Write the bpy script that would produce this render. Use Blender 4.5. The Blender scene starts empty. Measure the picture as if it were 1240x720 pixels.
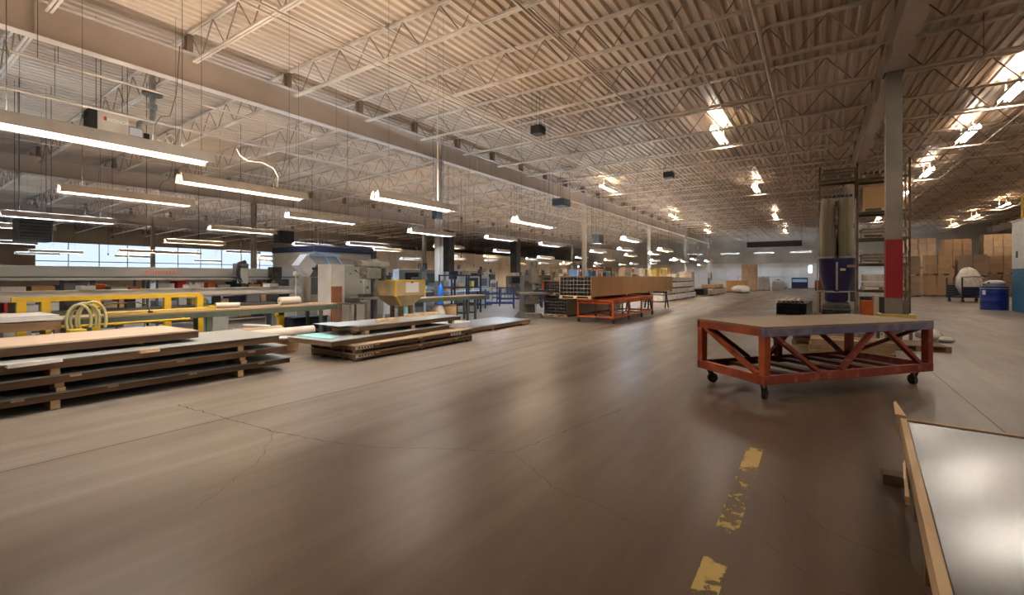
import bpy, math, random
from mathutils import Vector, Matrix
random.seed(7)
SC = bpy.context.scene
COL = SC.collection
PI = math.pi
R = math.radians

# ---------------------------------------------------------------- camera, world, exposure
cam_d = bpy.data.cameras.new('camera')
cam = bpy.data.objects.new('camera', cam_d)
COL.objects.link(cam)
cam_d.sensor_fit = 'HORIZONTAL'
cam_d.sensor_width = 36.0
cam_d.lens = 16.0
cam_d.shift_y = -25.0 / 1240.0
cam_d.clip_start = 0.05
cam_d.clip_end = 400
cam.location = (0, 0, 1.62)
cam.rotation_euler = (R(90), 0, math.atan(369.0 / 551.1))
SC.camera = cam

w = bpy.data.worlds.new('world')
SC.world = w
w.use_nodes = True
bg = w.node_tree.nodes['Background']
bg.inputs[0].default_value = (.66, .80, 1.0, 1)
bg.inputs[1].default_value = .7

SC.view_settings.view_transform = 'Standard'
SC.view_settings.look = 'None'
SC.view_settings.gamma = 1.0
SC.view_settings.use_curve_mapping = False
SC.view_settings.exposure = 1.1
TUBE = 80.0      # radiance of the hung fluorescent tubes
ROOF_TUBE = 105.0 # and of those among the roof joists

# ---------------------------------------------------------------- helpers
class MB:
    """collects shapes; build() links them as one mesh object"""
    def __init__(s):
        s.v = []; s.f = []; s.sm = []
    def face(s, pts, smooth=False):
        b = len(s.v)
        s.v += [tuple(p) for p in pts]
        s.f.append(tuple(range(b, b + len(pts)))); s.sm.append(smooth)
        return s
    def hexa(s, p):
        b = len(s.v)
        s.v += [tuple(q) for q in p]
        for q in ((0, 3, 2, 1), (4, 5, 6, 7), (0, 1, 5, 4), (1, 2, 6, 5), (2, 3, 7, 6), (3, 0, 4, 7)):
            s.f.append(tuple(b + i for i in q)); s.sm.append(False)
        return s
    def bx(s, x0, x1, y0, y1, z0, z1):
        return s.hexa([(x0, y0, z0), (x1, y0, z0), (x1, y1, z0), (x0, y1, z0),
                       (x0, y0, z1), (x1, y0, z1), (x1, y1, z1), (x0, y1, z1)])
    def box(s, c, d, rz=0, rx=0, ry=0):
        m = Matrix.Rotation(rz, 3, 'Z') @ Matrix.Rotation(ry, 3, 'Y') @ Matrix.Rotation(rx, 3, 'X')
        c = Vector(c); h = Vector(d) / 2
        return s.hexa([c + m @ Vector((sx * h.x, sy * h.y, sz * h.z)) for sx, sy, sz in
                       ((-1, -1, -1), (1, -1, -1), (1, 1, -1), (-1, 1, -1), (-1, -1, 1), (1, -1, 1), (1, 1, 1), (-1, 1, 1))])
    def bar(s, p, q, w, h, up=(0, 0, 1)):
        p = Vector(p); q = Vector(q); d = (q - p).normalized()
        u = Vector(up)
        if abs(d.dot(u)) > .99: u = Vector((1, 0, 0))
        a = d.cross(u).normalized(); b = a.cross(d)
        return s.hexa([p + a * i * w / 2 + b * j * h / 2 for i, j in ((-1, -1), (1, -1), (1, 1), (-1, 1))] +
                      [q + a * i * w / 2 + b * j * h / 2 for i, j in ((-1, -1), (1, -1), (1, 1), (-1, 1))])
    def cyl(s, p, q, r, n=12, r2=None, caps=True):
        p = Vector(p); q = Vector(q); d = (q - p).normalized()
        u = Vector((0, 0, 1)) if abs(d.z) < .9 else Vector((1, 0, 0))
        a = d.cross(u).normalized(); b = a.cross(d)
        r2 = r if r2 is None else r2
        i0 = len(s.v)
        for k in range(n):
            t = 2 * PI * k / n
            e = a * math.cos(t) + b * math.sin(t)
            s.v.append(tuple(p + e * r)); s.v.append(tuple(q + e * r2))
        for k in range(n):
            j = (k + 1) % n
            s.f.append((i0 + 2 * k, i0 + 2 * j, i0 + 2 * j + 1, i0 + 2 * k + 1)); s.sm.append(n > 6)
        if caps:
            for side in (0, 1):
                pts = [s.v[i0 + 2 * k + side] for k in range(n)]
                if (r, r2)[side] > 1e-4: s.face(pts if side else pts[::-1])
        return s
    def tube(s, pts, r, n=6):
        P = [Vector(p) for p in pts]
        rings = []
        a = None
        for i, p in enumerate(P):
            d = (P[min(i + 1, len(P) - 1)] - P[max(i - 1, 0)]).normalized()
            if a is None:
                u = Vector((0, 0, 1)) if abs(d.z) < .9 else Vector((1, 0, 0))
                a = d.cross(u).normalized()
            a = (a - d * a.dot(d)).normalized(); b = d.cross(a)
            rings.append(len(s.v))
            for k in range(n):
                t = 2 * PI * k / n
                s.v.append(tuple(p + (a * math.cos(t) + b * math.sin(t)) * r))
        for i in range(len(P) - 1):
            for k in range(n):
                j = (k + 1) % n
                s.f.append((rings[i] + k, rings[i] + j, rings[i + 1] + j, rings[i + 1] + k)); s.sm.append(True)
        s.face([s.v[rings[0] + k] for k in range(n)][::-1]); s.face([s.v[rings[-1] + k] for k in range(n)])
        return s
    def prism(s, poly, a0, a1, axis='y', smooth=False):
        """poly: 2D outline; extruded along axis from a0 to a1. 'y': (x,z); 'x': (y,z); 'z': (x,y)"""
        def P(u, v, t):
            return {'y': (u, t, v), 'x': (t, u, v), 'z': (u, v, t)}[axis]
        n = len(poly)
        i0 = len(s.v)
        for u, v in poly:
            s.v.append(P(u, v, a0)); s.v.append(P(u, v, a1))
        for k in range(n):
            j = (k + 1) % n
            s.f.append((i0 + 2 * k, i0 + 2 * j, i0 + 2 * j + 1, i0 + 2 * k + 1)); s.sm.append(smooth)
        s.face([P(u, v, a0) for u, v in poly][::-1]); s.face([P(u, v, a1) for u, v in poly])
        return s
    def lathe(s, prof, n=20, c=(0, 0, 0)):
        rings = []
        for r, z in prof:
            rings.append(len(s.v))
            for k in range(n):
                t = 2 * PI * k / n
                s.v.append((c[0] + r * math.cos(t), c[1] + r * math.sin(t), c[2] + z))
        for i in range(len(prof) - 1):
            for k in range(n):
                j = (k + 1) % n
                s.f.append((rings[i] + k, rings[i] + j, rings[i + 1] + j, rings[i + 1] + k)); s.sm.append(True)
        if prof[0][0] > 1e-4: s.face([s.v[rings[0] + k] for k in range(n)][::-1])
        if prof[-1][0] > 1e-4: s.face([s.v[rings[-1] + k] for k in range(n)])
        return s
    def mesh(s, name, m):
        me = bpy.data.meshes.new(name)
        me.from_pydata(s.v, [], s.f)
        me.polygons.foreach_set('use_smooth', s.sm)
        me.materials.append(MT[m])
        me.update()
        return me
    def build(s, name, m, parent=None, loc=(0, 0, 0), rz=0, bevel=0):
        return link(name, s.mesh(name, m), parent, loc, rz, bevel)

def link(name, me, parent=None, loc=(0, 0, 0), rz=0, bevel=0):
    o = bpy.data.objects.new(name, me)
    COL.objects.link(o)
    o.location = loc
    o.rotation_euler = (0, 0, rz)
    if parent is not None: o.parent = parent
    if bevel:
        b = o.modifiers.new('bevel', 'BEVEL'); b.width = bevel; b.segments = 2; b.limit_method = 'ANGLE'
    return o

def tag(o, label, cat, group=None):
    o['label'] = label; o['category'] = cat
    if group: o['group'] = group
    return o

def struct(o, label=None):
    o['kind'] = 'structure'
    if label: o['label'] = label
    return o

def thing(name, label, cat, loc=(0, 0, 0), rz=0, group=None):
    o = bpy.data.objects.new(name, None)
    COL.objects.link(o)
    o.empty_display_size = .1
    o.location = loc; o.rotation_euler = (0, 0, rz)
    return tag(o, label, cat, group)

KIDS = {}
def kids(o):
    return [c for c in o.children]

def copy_tree(o, loc=None, rz=None, label=None, group=None, parent=None):
    c = o.copy(); COL.objects.link(c)
    if parent is not None: c.parent = parent
    if loc is not None: c.location = loc
    if rz is not None: c.rotation_euler = (0, 0, rz)
    if label: c['label'] = label
    if group: c['group'] = group
    for k in o.children:
        copy_tree(k, parent=c)
    return c

# ---------------------------------------------------------------- materials
MT = {}
def mat(name, c, r=.6, m=0., c2=None, sc=3., st=(1, 1, 1), bump=0., lo=.35, hi=.65, det=4, rv=0., spec=.5, world=False, alpha=None):
    a = bpy.data.materials.new(name); a.use_nodes = True
    MT[name] = a
    nt = a.node_tree; N = nt.nodes; L = nt.links
    b = N['Principled BSDF']
    b.inputs['Base Color'].default_value = (*c, 1)
    b.inputs['Roughness'].default_value = r
    b.inputs['Metallic'].default_value = m
    b.inputs['Specular IOR Level'].default_value = spec
    if alpha is not None: b.inputs['Alpha'].default_value = alpha
    if c2 is not None or bump or rv:
        if world:
            g = N.new('ShaderNodeNewGeometry'); src = g.outputs['Position']
        else:
            tc = N.new('ShaderNodeTexCoord'); oi = N.new('ShaderNodeObjectInfo')
            ad = N.new('ShaderNodeVectorMath'); ad.operation = 'ADD'
            mu = N.new('ShaderNodeMath'); mu.operation = 'MULTIPLY'; mu.inputs[1].default_value = 37.
            L.new(oi.outputs['Random'], mu.inputs[0]); L.new(tc.outputs['Object'], ad.inputs[0]); L.new(mu.outputs[0], ad.inputs[1])
            src = ad.outputs[0]
        mp = N.new('ShaderNodeMapping'); mp.inputs['Scale'].default_value = st
        L.new(src, mp.inputs[0])
        nz = N.new('ShaderNodeTexNoise'); nz.inputs['Scale'].default_value = sc; nz.inputs['Detail'].default_value = det
        L.new(mp.outputs[0], nz.inputs[0])
        if c2 is not None:
            rp = N.new('ShaderNodeValToRGB')
            rp.color_ramp.elements[0].position = lo; rp.color_ramp.elements[0].color = (*c2, 1)
            rp.color_ramp.elements[1].position = hi; rp.color_ramp.elements[1].color = (*c, 1)
            L.new(nz.outputs[0], rp.inputs[0]); L.new(rp.outputs[0], b.inputs['Base Color'])
        if rv:
            mr = N.new('ShaderNodeMapRange'); mr.inputs[3].default_value = r - rv; mr.inputs[4].default_value = r + rv
            mr.inputs[1].default_value = .3; mr.inputs[2].default_value = .7
            L.new(nz.outputs[0], mr.inputs[0]); L.new(mr.outputs[0], b.inputs['Roughness'])
        if bump:
            bp = N.new('ShaderNodeBump'); bp.inputs['Strength'].default_value = bump; bp.inputs['Distance'].default_value = .02
            L.new(nz.outputs[0], bp.inputs['Height']); L.new(bp.outputs[0], b.inputs['Normal'])
    return a

def emit(name, c, s):
    a = bpy.data.materials.new(name); a.use_nodes = True
    MT[name] = a
    b = a.node_tree.nodes['Principled BSDF']
    b.inputs['Base Color'].default_value = (.8, .8, .8, 1)
    b.inputs['Emission Color'].default_value = (*c, 1)
    b.inputs['Emission Strength'].default_value = s
    return a

mat('deck', (.63, .495, .375), .5, c2=(.45, .33, .23), sc=.5, st=(1, .35, 1), det=5, lo=.3, hi=.6, world=True)
mat('joist', (.72, .61, .50), .5, c2=(.50, .40, .31), sc=1.2, det=3)
mat('joist_rod', (.30, .22, .16), .6, c2=(.20, .145, .10), sc=1.5)
mat('girder', (.60, .50, .43), .55, c2=(.50, .41, .34), sc=.7, det=4)
mat('column', (.58, .51, .43), .55, c2=(.48, .41, .33), sc=1.5, det=4)
mat('column_grey', (.17, .15, .13), .55, c2=(.12, .105, .09), sc=2)
mat('column_paint', (.27, .235, .20), .5, c2=(.20, .175, .15), sc=1.2)
mat('column_red', (.32, .012, .016), .5, c2=(.24, .01, .012), sc=2)
mat('wood', (.42, .27, .145), .75, c2=(.28, .165, .08), sc=4, st=(1, .15, 1), bump=.15)
mat('wood_dark', (.16, .09, .045), .8, c2=(.07, .04, .02), sc=5, st=(1, .2, 1), bump=.2)
mat('wood_brown', (.22, .135, .078), .8, c2=(.13, .08, .045), sc=4, st=(1, .15, 1), bump=.15)
mat('wood_light', (.60, .43, .26), .7, c2=(.45, .30, .17), sc=6, st=(1, .2, 1), bump=.1)
mat('plywood', (.33, .24, .165), .6, c2=(.24, .17, .115), sc=2.5, st=(1, .3, 1), bump=.05, rv=.1)
mat('hardboard', (.42, .32, .25), .7, c2=(.35, .265, .20), sc=1.5, st=(1, .3, 1))
mat('cardboard', (.44, .25, .115), .8, c2=(.37, .205, .09), sc=1.5, st=(1, 1, .3))
mat('cardboard_light', (.58, .40, .25), .8, c2=(.48, .32, .19), sc=2)
mat('cardboard_dark', (.30, .185, .105), .8, c2=(.22, .13, .07), sc=1.5)
mat('paper', (.60, .56, .53), .7, c2=(.48, .44, .41), sc=3)
mat('wrap', (.62, .55, .48), .22, c2=(.45, .37, .30), sc=5, st=(1, 1, .4), bump=.5)
mat('wrap_white', (.80, .76, .72), .25, c2=(.62, .57, .53), sc=6, bump=.6)
mat('alu', (.185, .19, .20), .24, 1.)
_n = MT['alu'].node_tree; _t = _n.nodes.new('ShaderNodeTangent'); _t.direction_type = 'RADIAL'; _t.axis = 'Y'; _n.links.new(_t.outputs[0], _n.nodes['Principled BSDF'].inputs['Tangent'])
MT['alu'].node_tree.nodes['Principled BSDF'].inputs['Anisotropic'].default_value = .9
mat('sheet_metal', (.55, .56, .57), .38, .85, c2=(.42, .43, .44), sc=2, st=(1, .2, 1), rv=.1)
mat('sheet_dull', (.29, .305, .32), .5, .3, c2=(.22, .23, .24), sc=1.5, st=(1, .2, 1), rv=.1)
mat('mill_alu', (.62, .63, .66), .35, .6, c2=(.50, .51, .54), sc=3, st=(1, .1, 1))
mat('galv', (.50, .50, .49), .35, .8, c2=(.36, .36, .36), sc=4)
mat('steel_dark', (.055, .05, .048), .5, .4, c2=(.03, .028, .026), sc=4)
mat('iron', (.18, .165, .15), .5, .5, c2=(.09, .08, .07), sc=5)
mat('black', (.015, .015, .016), .5)
mat('rubber', (.02, .02, .02), .7, c2=(.05, .045, .04), sc=8)
mat('wheel_grey', (.13, .12, .11), .6)
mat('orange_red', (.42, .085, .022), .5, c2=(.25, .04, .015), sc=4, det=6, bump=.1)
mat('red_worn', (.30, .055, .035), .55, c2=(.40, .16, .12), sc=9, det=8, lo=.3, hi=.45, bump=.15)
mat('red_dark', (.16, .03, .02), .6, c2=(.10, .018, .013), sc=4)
mat('purple_worn', (.17, .155, .25), .5, c2=(.32, .28, .34), sc=4, det=8, lo=.3, hi=.5, bump=.1)
mat('orange', (.62, .13, .015), .45, c2=(.48, .09, .012), sc=4)
mat('yellow', (.62, .42, .02), .45, c2=(.52, .34, .02), sc=3)
mat('yellow_dull', (.60, .45, .10), .55, c2=(.45, .33, .10), sc=3)
mat('green_steel', (.085, .115, .09), .5, c2=(.06, .08, .062), sc=3)
mat('olive', (.10, .095, .055), .6, c2=(.07, .065, .04), sc=3)
mat('navy', (.015, .022, .07), .45, c2=(.012, .016, .045), sc=3)
mat('blue', (.04, .075, .23), .4, c2=(.03, .055, .18), sc=3)
mat('blue_drum', (.008, .03, .25), .35, c2=(.008, .025, .20), sc=3)
mat('blue_bright', (.02, .18, .62), .4)
mat('teal_blue', (.025, .14, .26), .45, c2=(.02, .115, .22), sc=3)
mat('light_blue', (.32, .55, .85), .4)
mat('cyan_foam', (.22, .52, .58), .6)
mat('violet_blue', (.03, .024, .105), .4, c2=(.02, .017, .075), sc=3)
mat('machine_grey', (.36, .385, .40), .45, c2=(.30, .32, .335), sc=1)
mat('machine_dark', (.10, .105, .11), .45, c2=(.075, .08, .082), sc=2)
mat('machine_white', (.60, .60, .62), .45, c2=(.50, .50, .52), sc=2)
mat('machine_beige', (.36, .32, .27), .5, c2=(.29, .26, .21), sc=2)
mat('machine_olive', (.17, .16, .13), .5, c2=(.10, .095, .08), sc=4)
mat('ochre', (.40, .30, .16), .5, c2=(.30, .22, .12), sc=3)
mat('white', (.62, .62, .63), .5)
mat('white_block', (.70, .70, .69), .5, c2=(.62, .62, .61), sc=2)
mat('cream', (.62, .55, .42), .55)
mat('brick_brown', (.30, .13, .065), .8, c2=(.24, .10, .05), sc=4)
mat('text_orange', (.72, .16, .06), .5)
mat('red', (.55, .03, .025), .45)
mat('lens', (.5, .8, .78), .3)
mat('bag', (.23, .19, .12), .85, c2=(.165, .135, .085), sc=3, st=(4, 4, .3), bump=.3)
mat('hood', (.62, .55, .47), .5, c2=(.46, .39, .33), sc=2)
mat('lamp_white', (.85, .85, .83), .4)
mat('cable', (.06, .05, .045), .6)
mat('cable_white', (.75, .72, .66), .5)
mat('hose', (.50, .48, .26), .6, c2=(.40, .38, .20), sc=4)
mat('wall_tan', (.56, .44, .32), .7, c2=(.46, .35, .25), sc=.5)
mat('partition', (.70, .60, .46), .6, c2=(.60, .50, .37), sc=.5)
mat('wall_white', (.76, .73, .70), .7, c2=(.60, .56, .52), sc=.35, det=5)
mat('wall_upper', (.62, .60, .57), .6, c2=(.42, .40, .37), sc=.4)
mat('joint_dark', (.06, .045, .035), .9)
emit('tube_cool', (.62, .80, 1.0), TUBE)
emit('tube_white', (1.0, .92, .80), TUBE)
emit('tube_warm', (1.0, .82, .58), TUBE)
for _k in ('cool', 'white', 'warm'):
    _m = MT['tube_' + _k].copy(); _m.name = 'roof_tube_' + _k; MT[_m.name] = _m
    _m.node_tree.nodes['Principled BSDF'].inputs['Emission Strength'].default_value = ROOF_TUBE
emit('daylight_glow', (.55, .95, .9), 1.2)  # glow given to the far teal window pane in place of daylight outside

def glass(name, c, r=.05, a=.25):
    g = mat(name, c, r, alpha=a)
    return g
glass('pane', (.75, .85, .95), .05, .12)
glass('poly_film', (.85, .85, .86), .15, .10)

# concrete: worn slabs with darker aisle, faint streaks along the building, cloudy stains
def concrete():
    a = bpy.data.materials.new('concrete'); a.use_nodes = True; MT['concrete'] = a
    nt = a.node_tree; N = nt.nodes; L = nt.links; b = N['Principled BSDF']
    g = N.new('ShaderNodeNewGeometry')
    def noise(sc, st, det=5, rough=.55, dist=0.):
        mp = N.new('ShaderNodeMapping'); mp.inputs['Scale'].default_value = st; L.new(g.outputs['Position'], mp.inputs[0])
        n = N.new('ShaderNodeTexNoise'); n.inputs['Scale'].default_value = sc; n.inputs['Detail'].default_value = det
        n.inputs['Roughness'].default_value = rough; n.inputs['Distortion'].default_value = dist
        L.new(mp.outputs[0], n.inputs[0]); return n.outputs[0]
    def ramp(src, p0, c0, p1, c1):
        r = N.new('ShaderNodeValToRGB'); e = r.color_ramp.elements
        e[0].position = p0; e[0].color = (*c0, 1); e[1].position = p1; e[1].color = (*c1, 1)
        L.new(src, r.inputs[0]); return r.outputs[0]
    def mix(t, x, y, mode='MIX'):
        m = N.new('ShaderNodeMix'); m.data_type = 'RGBA'; m.blend_type = mode
        if isinstance(t, float): m.inputs[0].default_value = t
        else: L.new(t, m.inputs[0])
        for i, q in ((6, x), (7, y)):
            if isinstance(q, tuple): m.inputs[i].default_value = (*q, 1)
            else: L.new(q, m.inputs[i])
        return m.outputs[2]
    cloud = ramp(noise(.55, (1, .6, 1), 7, .6, .4), .3, (.0,) * 3, .72, (1,) * 3)
    base = mix(cloud, (.072, .045, .028), (.118, .081, .056))
    # coated aisle between the joints is browner and darker than the bare slab along the left
    sx = N.new('ShaderNodeSeparateXYZ'); L.new(g.outputs['Position'], sx.inputs[0])
    wob = noise(.7, (1, .25, 1), 4)
    ad = N.new('ShaderNodeMath'); ad.operation = 'MULTIPLY_ADD'; ad.inputs[1].default_value = .9; L.new(wob, ad.inputs[0]); L.new(sx.outputs[0], ad.inputs[2])
    mr = N.new('ShaderNodeMapRange'); mr.inputs[1].default_value = -4.15; mr.inputs[2].default_value = -3.45; L.new(ad.outputs[0], mr.inputs[0])
    mq = N.new('ShaderNodeMapRange'); mq.inputs[1].default_value = 1.2; mq.inputs[2].default_value = 2.6; mq.inputs[3].default_value = 1; mq.inputs[4].default_value = .25
    L.new(ad.outputs[0], mq.inputs[0])
    ml = N.new('ShaderNodeMath'); ml.operation = 'MULTIPLY'; L.new(mr.outputs[0], ml.inputs[0]); L.new(mq.outputs[0], ml.inputs[1])
    bare = mix(cloud, (.19, .162, .142), (.25, .218, .195))
    base = mix(ml.outputs[0], bare, base)
    streak = ramp(noise(2.2, (1.6, .08, 1), 6, .6), .32, (.62, .58, .54), .66, (1.15, 1.15, 1.15))
    base = mix(.75, base, streak, 'MULTIPLY')
    L.new(base, b.inputs['Base Color'])
    rr = N.new('ShaderNodeMapRange'); rr.inputs[1].default_value = .3; rr.inputs[2].default_value = .7
    rr.inputs[3].default_value = .31; rr.inputs[4].default_value = .45
    L.new(noise(1.1, (1.2, .3, 1), 6, .6), rr.inputs[0]); L.new(rr.outputs[0], b.inputs['Roughness'])
    bp = N.new('ShaderNodeBump'); bp.inputs['Strength'].default_value = .06; bp.inputs['Distance'].default_value = .01
    L.new(noise(5, (1, 1, 1), 6), bp.inputs['Height']); L.new(bp.outputs[0], b.inputs['Normal'])
    b.inputs['Specular IOR Level'].default_value = .24
concrete()

def worn_paint():
    a = bpy.data.materials.new('worn_yellow'); a.use_nodes = True; MT['worn_yellow'] = a
    nt = a.node_tree; N = nt.nodes; L = nt.links; b = N['Principled BSDF']
    b.inputs['Base Color'].default_value = (.42, .29, .09, 1); b.inputs['Roughness'].default_value = .6
    g = N.new('ShaderNodeNewGeometry')
    n = N.new('ShaderNodeTexNoise'); n.inputs['Scale'].default_value = 7; n.inputs['Detail'].default_value = 7; n.inputs['Roughness'].default_value = .65
    L.new(g.outputs['Position'], n.inputs[0])
    n2 = N.new('ShaderNodeTexNoise'); n2.inputs['Scale'].default_value = 1.5; n2.inputs['Detail'].default_value = 1
    L.new(g.outputs['Position'], n2.inputs[0])
    m = N.new('ShaderNodeMath'); m.operation = 'ADD'; L.new(n.outputs[0], m.inputs[0]); L.new(n2.outputs[0], m.inputs[1])
    r = N.new('ShaderNodeValToRGB'); r.color_ramp.elements[0].position = .50; r.color_ramp.elements[1].position = .54
    h = N.new('ShaderNodeMath'); h.operation = 'MULTIPLY'; h.inputs[1].default_value = .5; L.new(m.outputs[0], h.inputs[0])
    L.new(h.outputs[0], r.inputs[0]); L.new(r.outputs[0], b.inputs['Alpha'])
worn_paint()

def lettering(txt, size, m, parent, loc, rot, name='lettering', spread=1.0):
    c = bpy.data.curves.new(name, 'FONT'); c.body = txt; c.size = size; c.align_x = 'CENTER'; c.align_y = 'CENTER'
    c.extrude = .002; c.offset = 0.004 * size; c.space_character = spread
    t = bpy.data.objects.new(name, c); COL.objects.link(t)
    me = bpy.data.meshes.new_from_object(t.evaluated_get(bpy.context.evaluated_depsgraph_get()))
    bpy.data.objects.remove(t)
    me.materials.clear(); me.materials.append(MT[m])
    o = link(name, me, parent, loc); o.rotation_euler = rot
    return o
# ---------------------------------------------------------------- the building
XL, XR, X2, X3, XW, XE = -13.8, 1.6, -29.6, -45.9, -61.0, 32.8     # girder lines and side walls
Y0, Y1 = -9.0, 77.0
DECK = 8.05
SLOPE = .0266
def roof(x):
    return DECK if x > XL else DECK + SLOPE * (x - XL)
ROWS = [-.22 + 15.06 * k for k in range(6)]        # column rows along the building: -0.2, 14.8, 29.9 ...

floor = MB().bx(XW, XE, Y0, Y1, -.25, 0).build('floor', 'concrete')
struct(floor, 'worn grey-brown polished concrete slab')
for x, y0, y1 in ((-5.62, Y0, Y1), (1.63, Y0, Y1)):
    MB().bx(x - .004, x + .004, y0, y1, -.01, .0015).build('saw_joint', 'joint_dark', floor)
def crack(pts, wd, seed):
    rnd = random.Random(seed)
    P = []
    for (a, b) in zip(pts[:-1], pts[1:]):
        n = max(2, int(math.dist(a, b) / .07))
        for k in range(n):
            t = k / n
            P.append((a[0] + (b[0] - a[0]) * t + rnd.uniform(-.02, .02), a[1] + (b[1] - a[1]) * t + rnd.uniform(-.02, .02)))
    P.append(pts[-1])
    m = MB()
    for i in range(len(P) - 1):
        (ax, ay), (bx_, by) = P[i], P[i + 1]
        d = math.hypot(bx_ - ax, by - ay) or 1
        nx, ny = -(by - ay) / d, (bx_ - ax) / d
        w0 = wd * (.4 + .6 * rnd.random()); 
        m.face([(ax + nx * w0, ay + ny * w0, .001), (ax - nx * w0, ay - ny * w0, .001), (bx_ - nx * w0, by - ny * w0, .001), (bx_ + nx * w0, by + ny * w0, .001)])
    m.build('crack', 'joint_dark', floor)
crack([(-6.72, 2.43), (-5.88, 2.5), (-4.74, 2.57), (-3.96, 2.72), (-3.52, 2.86)], .007, 1)
crack([(-3.52, 2.86), (-2.84, 3.26), (-2.34, 3.5), (-2.16, 4.52), (-1.99, 5.38)], .006, 2)
crack([(-2.34, 3.5), (-1.7, 3.1), (-1.2, 3.0), (-.8, 2.9)], .0035, 3)
crack([(-4.7, 2.57), (-4.1, 2.1), (-3.6, 1.4)], .003, 4)
crack([(-.3, 4.0), (.1, 3.5), (.5, 3.4)], .0035, 5)
crack([(-.4, 3.3), (.0, 2.9), (.4, 2.85)], .003, 6)
MB().bx(-.545, -.415, .9, 4.85, -.01, .002).build('painted_line', 'worn_yellow', floor)

# corrugated roof deck: ribs run along the building
def deck():
    m = MB(); p = .26; x = XW
    prof = []
    while x < XE - .01:
        for dx, dz in ((0, 0), (.10, 0), (.14, .075), (.22, .075)):
            prof.append((x + dx, roof(x + dx) + dz))
        x += p
    prof.append((x, roof(x)))
    for (a, za), (b, zb) in zip(prof[:-1], prof[1:]):
        m.face([(a, Y0, za), (a, Y1, za), (b, Y1, zb), (b, Y0, zb)])
    return m
ceiling = deck().build('ceiling', 'deck')
struct(ceiling, 'tan painted corrugated steel roof deck on open web joists')
roofm = MB().bx(XW, XE, Y0, Y1, 8.30, 8.5).build('roof_slab', 'steel_dark')
struct(roofm, 'flat dark roof covering above the deck')

# open web joists, one every 2.7 m in each bay, sharing the meshes of their bay
BAYS = [(XW, X3), (X3, X2), (X2, XL), (XL, XR), (XR, 17.0), (17.0, XE)]
JD = .85
def joist_meshes(xa, xb):
    za, zb = roof(xa + .01), roof(xb)
    s = .10
    def Z(x, o):
        return za + (zb - za) * (x - xa) / (xb - xa) + o
    t, b, wbm = MB(), MB(), MB()
    x0, x1 = xa + .02, xb - .02
    for sgn in (-1, 1):
        t.bar((x0, sgn * .034, Z(x0, -.035)), (x1, sgn * .034, Z(x1, -.035)), .05, .06)
        b.bar((x0 + .36, sgn * .036, Z(x0 + .36, -JD)), (x1 - .36, sgn * .036, Z(x1 - .36, -JD)), .05, .05)
    n = int((x1 - x0) / .62)
    n -= n % 2
    xs = [x0 + .1 + (x1 - x0 - .2) * k / n for k in range(n + 1)]
    for xe in (x0 + .06, x1 - .06):
        wbm.bx(xe - .05, xe + .05, -.06, .06, Z(xe, -.54), Z(xe, -.06))
    for k in range(n):
        top0 = k % 2 == 0
        pa = (xs[k], 0, Z(xs[k], -.05 if top0 else -JD))
        pb = (xs[k + 1], 0, Z(xs[k + 1], -JD if top0 else -.05))
        wbm.cyl(pa, pb, .016, 4, caps=False)
    return t.mesh('top_chord', 'joist'), b.mesh('bottom_chord', 'joist'), wbm.mesh('web', 'joist_rod')
JY = []
y = -5.6
while y < Y1 - .5:
    JY.append(y); y += 2.71
for bi, (xa, xb) in enumerate(BAYS):
    ms = joist_meshes(xa, xb)
    for y in JY:
        if bi in (0, 5) and y > 60 and bi == 0: continue
        j = link('joist', ms[0], ceiling, (0, y, 0))
        link('bottom_chord', ms[1], j)
        link('web_rods', ms[2], j)
# bridging angles that tie the joists together, running along the building
for xa, xb in BAYS[1:5]:
    for t in (.27, .5, .73):
        x = xa + (xb - xa) * t
        z = roof(x) - JD - .03
        MB().bar((x, Y0 + 3, z), (x, Y1 - .5, z), .035, .035).build('bridging_angle', 'joist', ceiling)
        MB().bar((x + .5, Y0 + 3, roof(x) - .09), (x + .5, Y1 - .5, roof(x) - .09), .03, .03).build('bridging_angle', 'joist', ceiling)

# main girders on the column lines
def girder(x, zb, zt, label, half=.15):
    m = MB()
    m.bx(x - half, x + half, Y0, Y1, zb, zb + .03)
    m.bx(x - half, x + half, Y0, Y1, zt - .03, zt)
    m.bx(x - .012, x + .012, Y0, Y1, zb + .03, zt - .03)
    g = m.build('roof_beam', 'girder'); struct(g, label)
    for y in ROWS:
        for sx in (-1, 1):
            for d in (-.0, 2.6):
                MB().bx(x + sx * .015, x + sx * (half - .01), y + d - .008, y + d + .008, zb + .03, zt - .03).build('stiffener_plate', 'girder', g)
    return g
girder(XL, 6.72, 7.52, 'long tan roof girder over the row of cream columns')
girder(XR, 6.72, 7.52, 'long tan roof girder over the red banded column')
girder(X2, 6.30, roof(X2) - .53, 'grey girder over the machine hall')
girder(X3, 5.85, roof(X3) - .53, 'far grey girder beyond the machine hall')
girder(17.0, 6.72, 7.52, 'far girder above the cartons')

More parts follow.
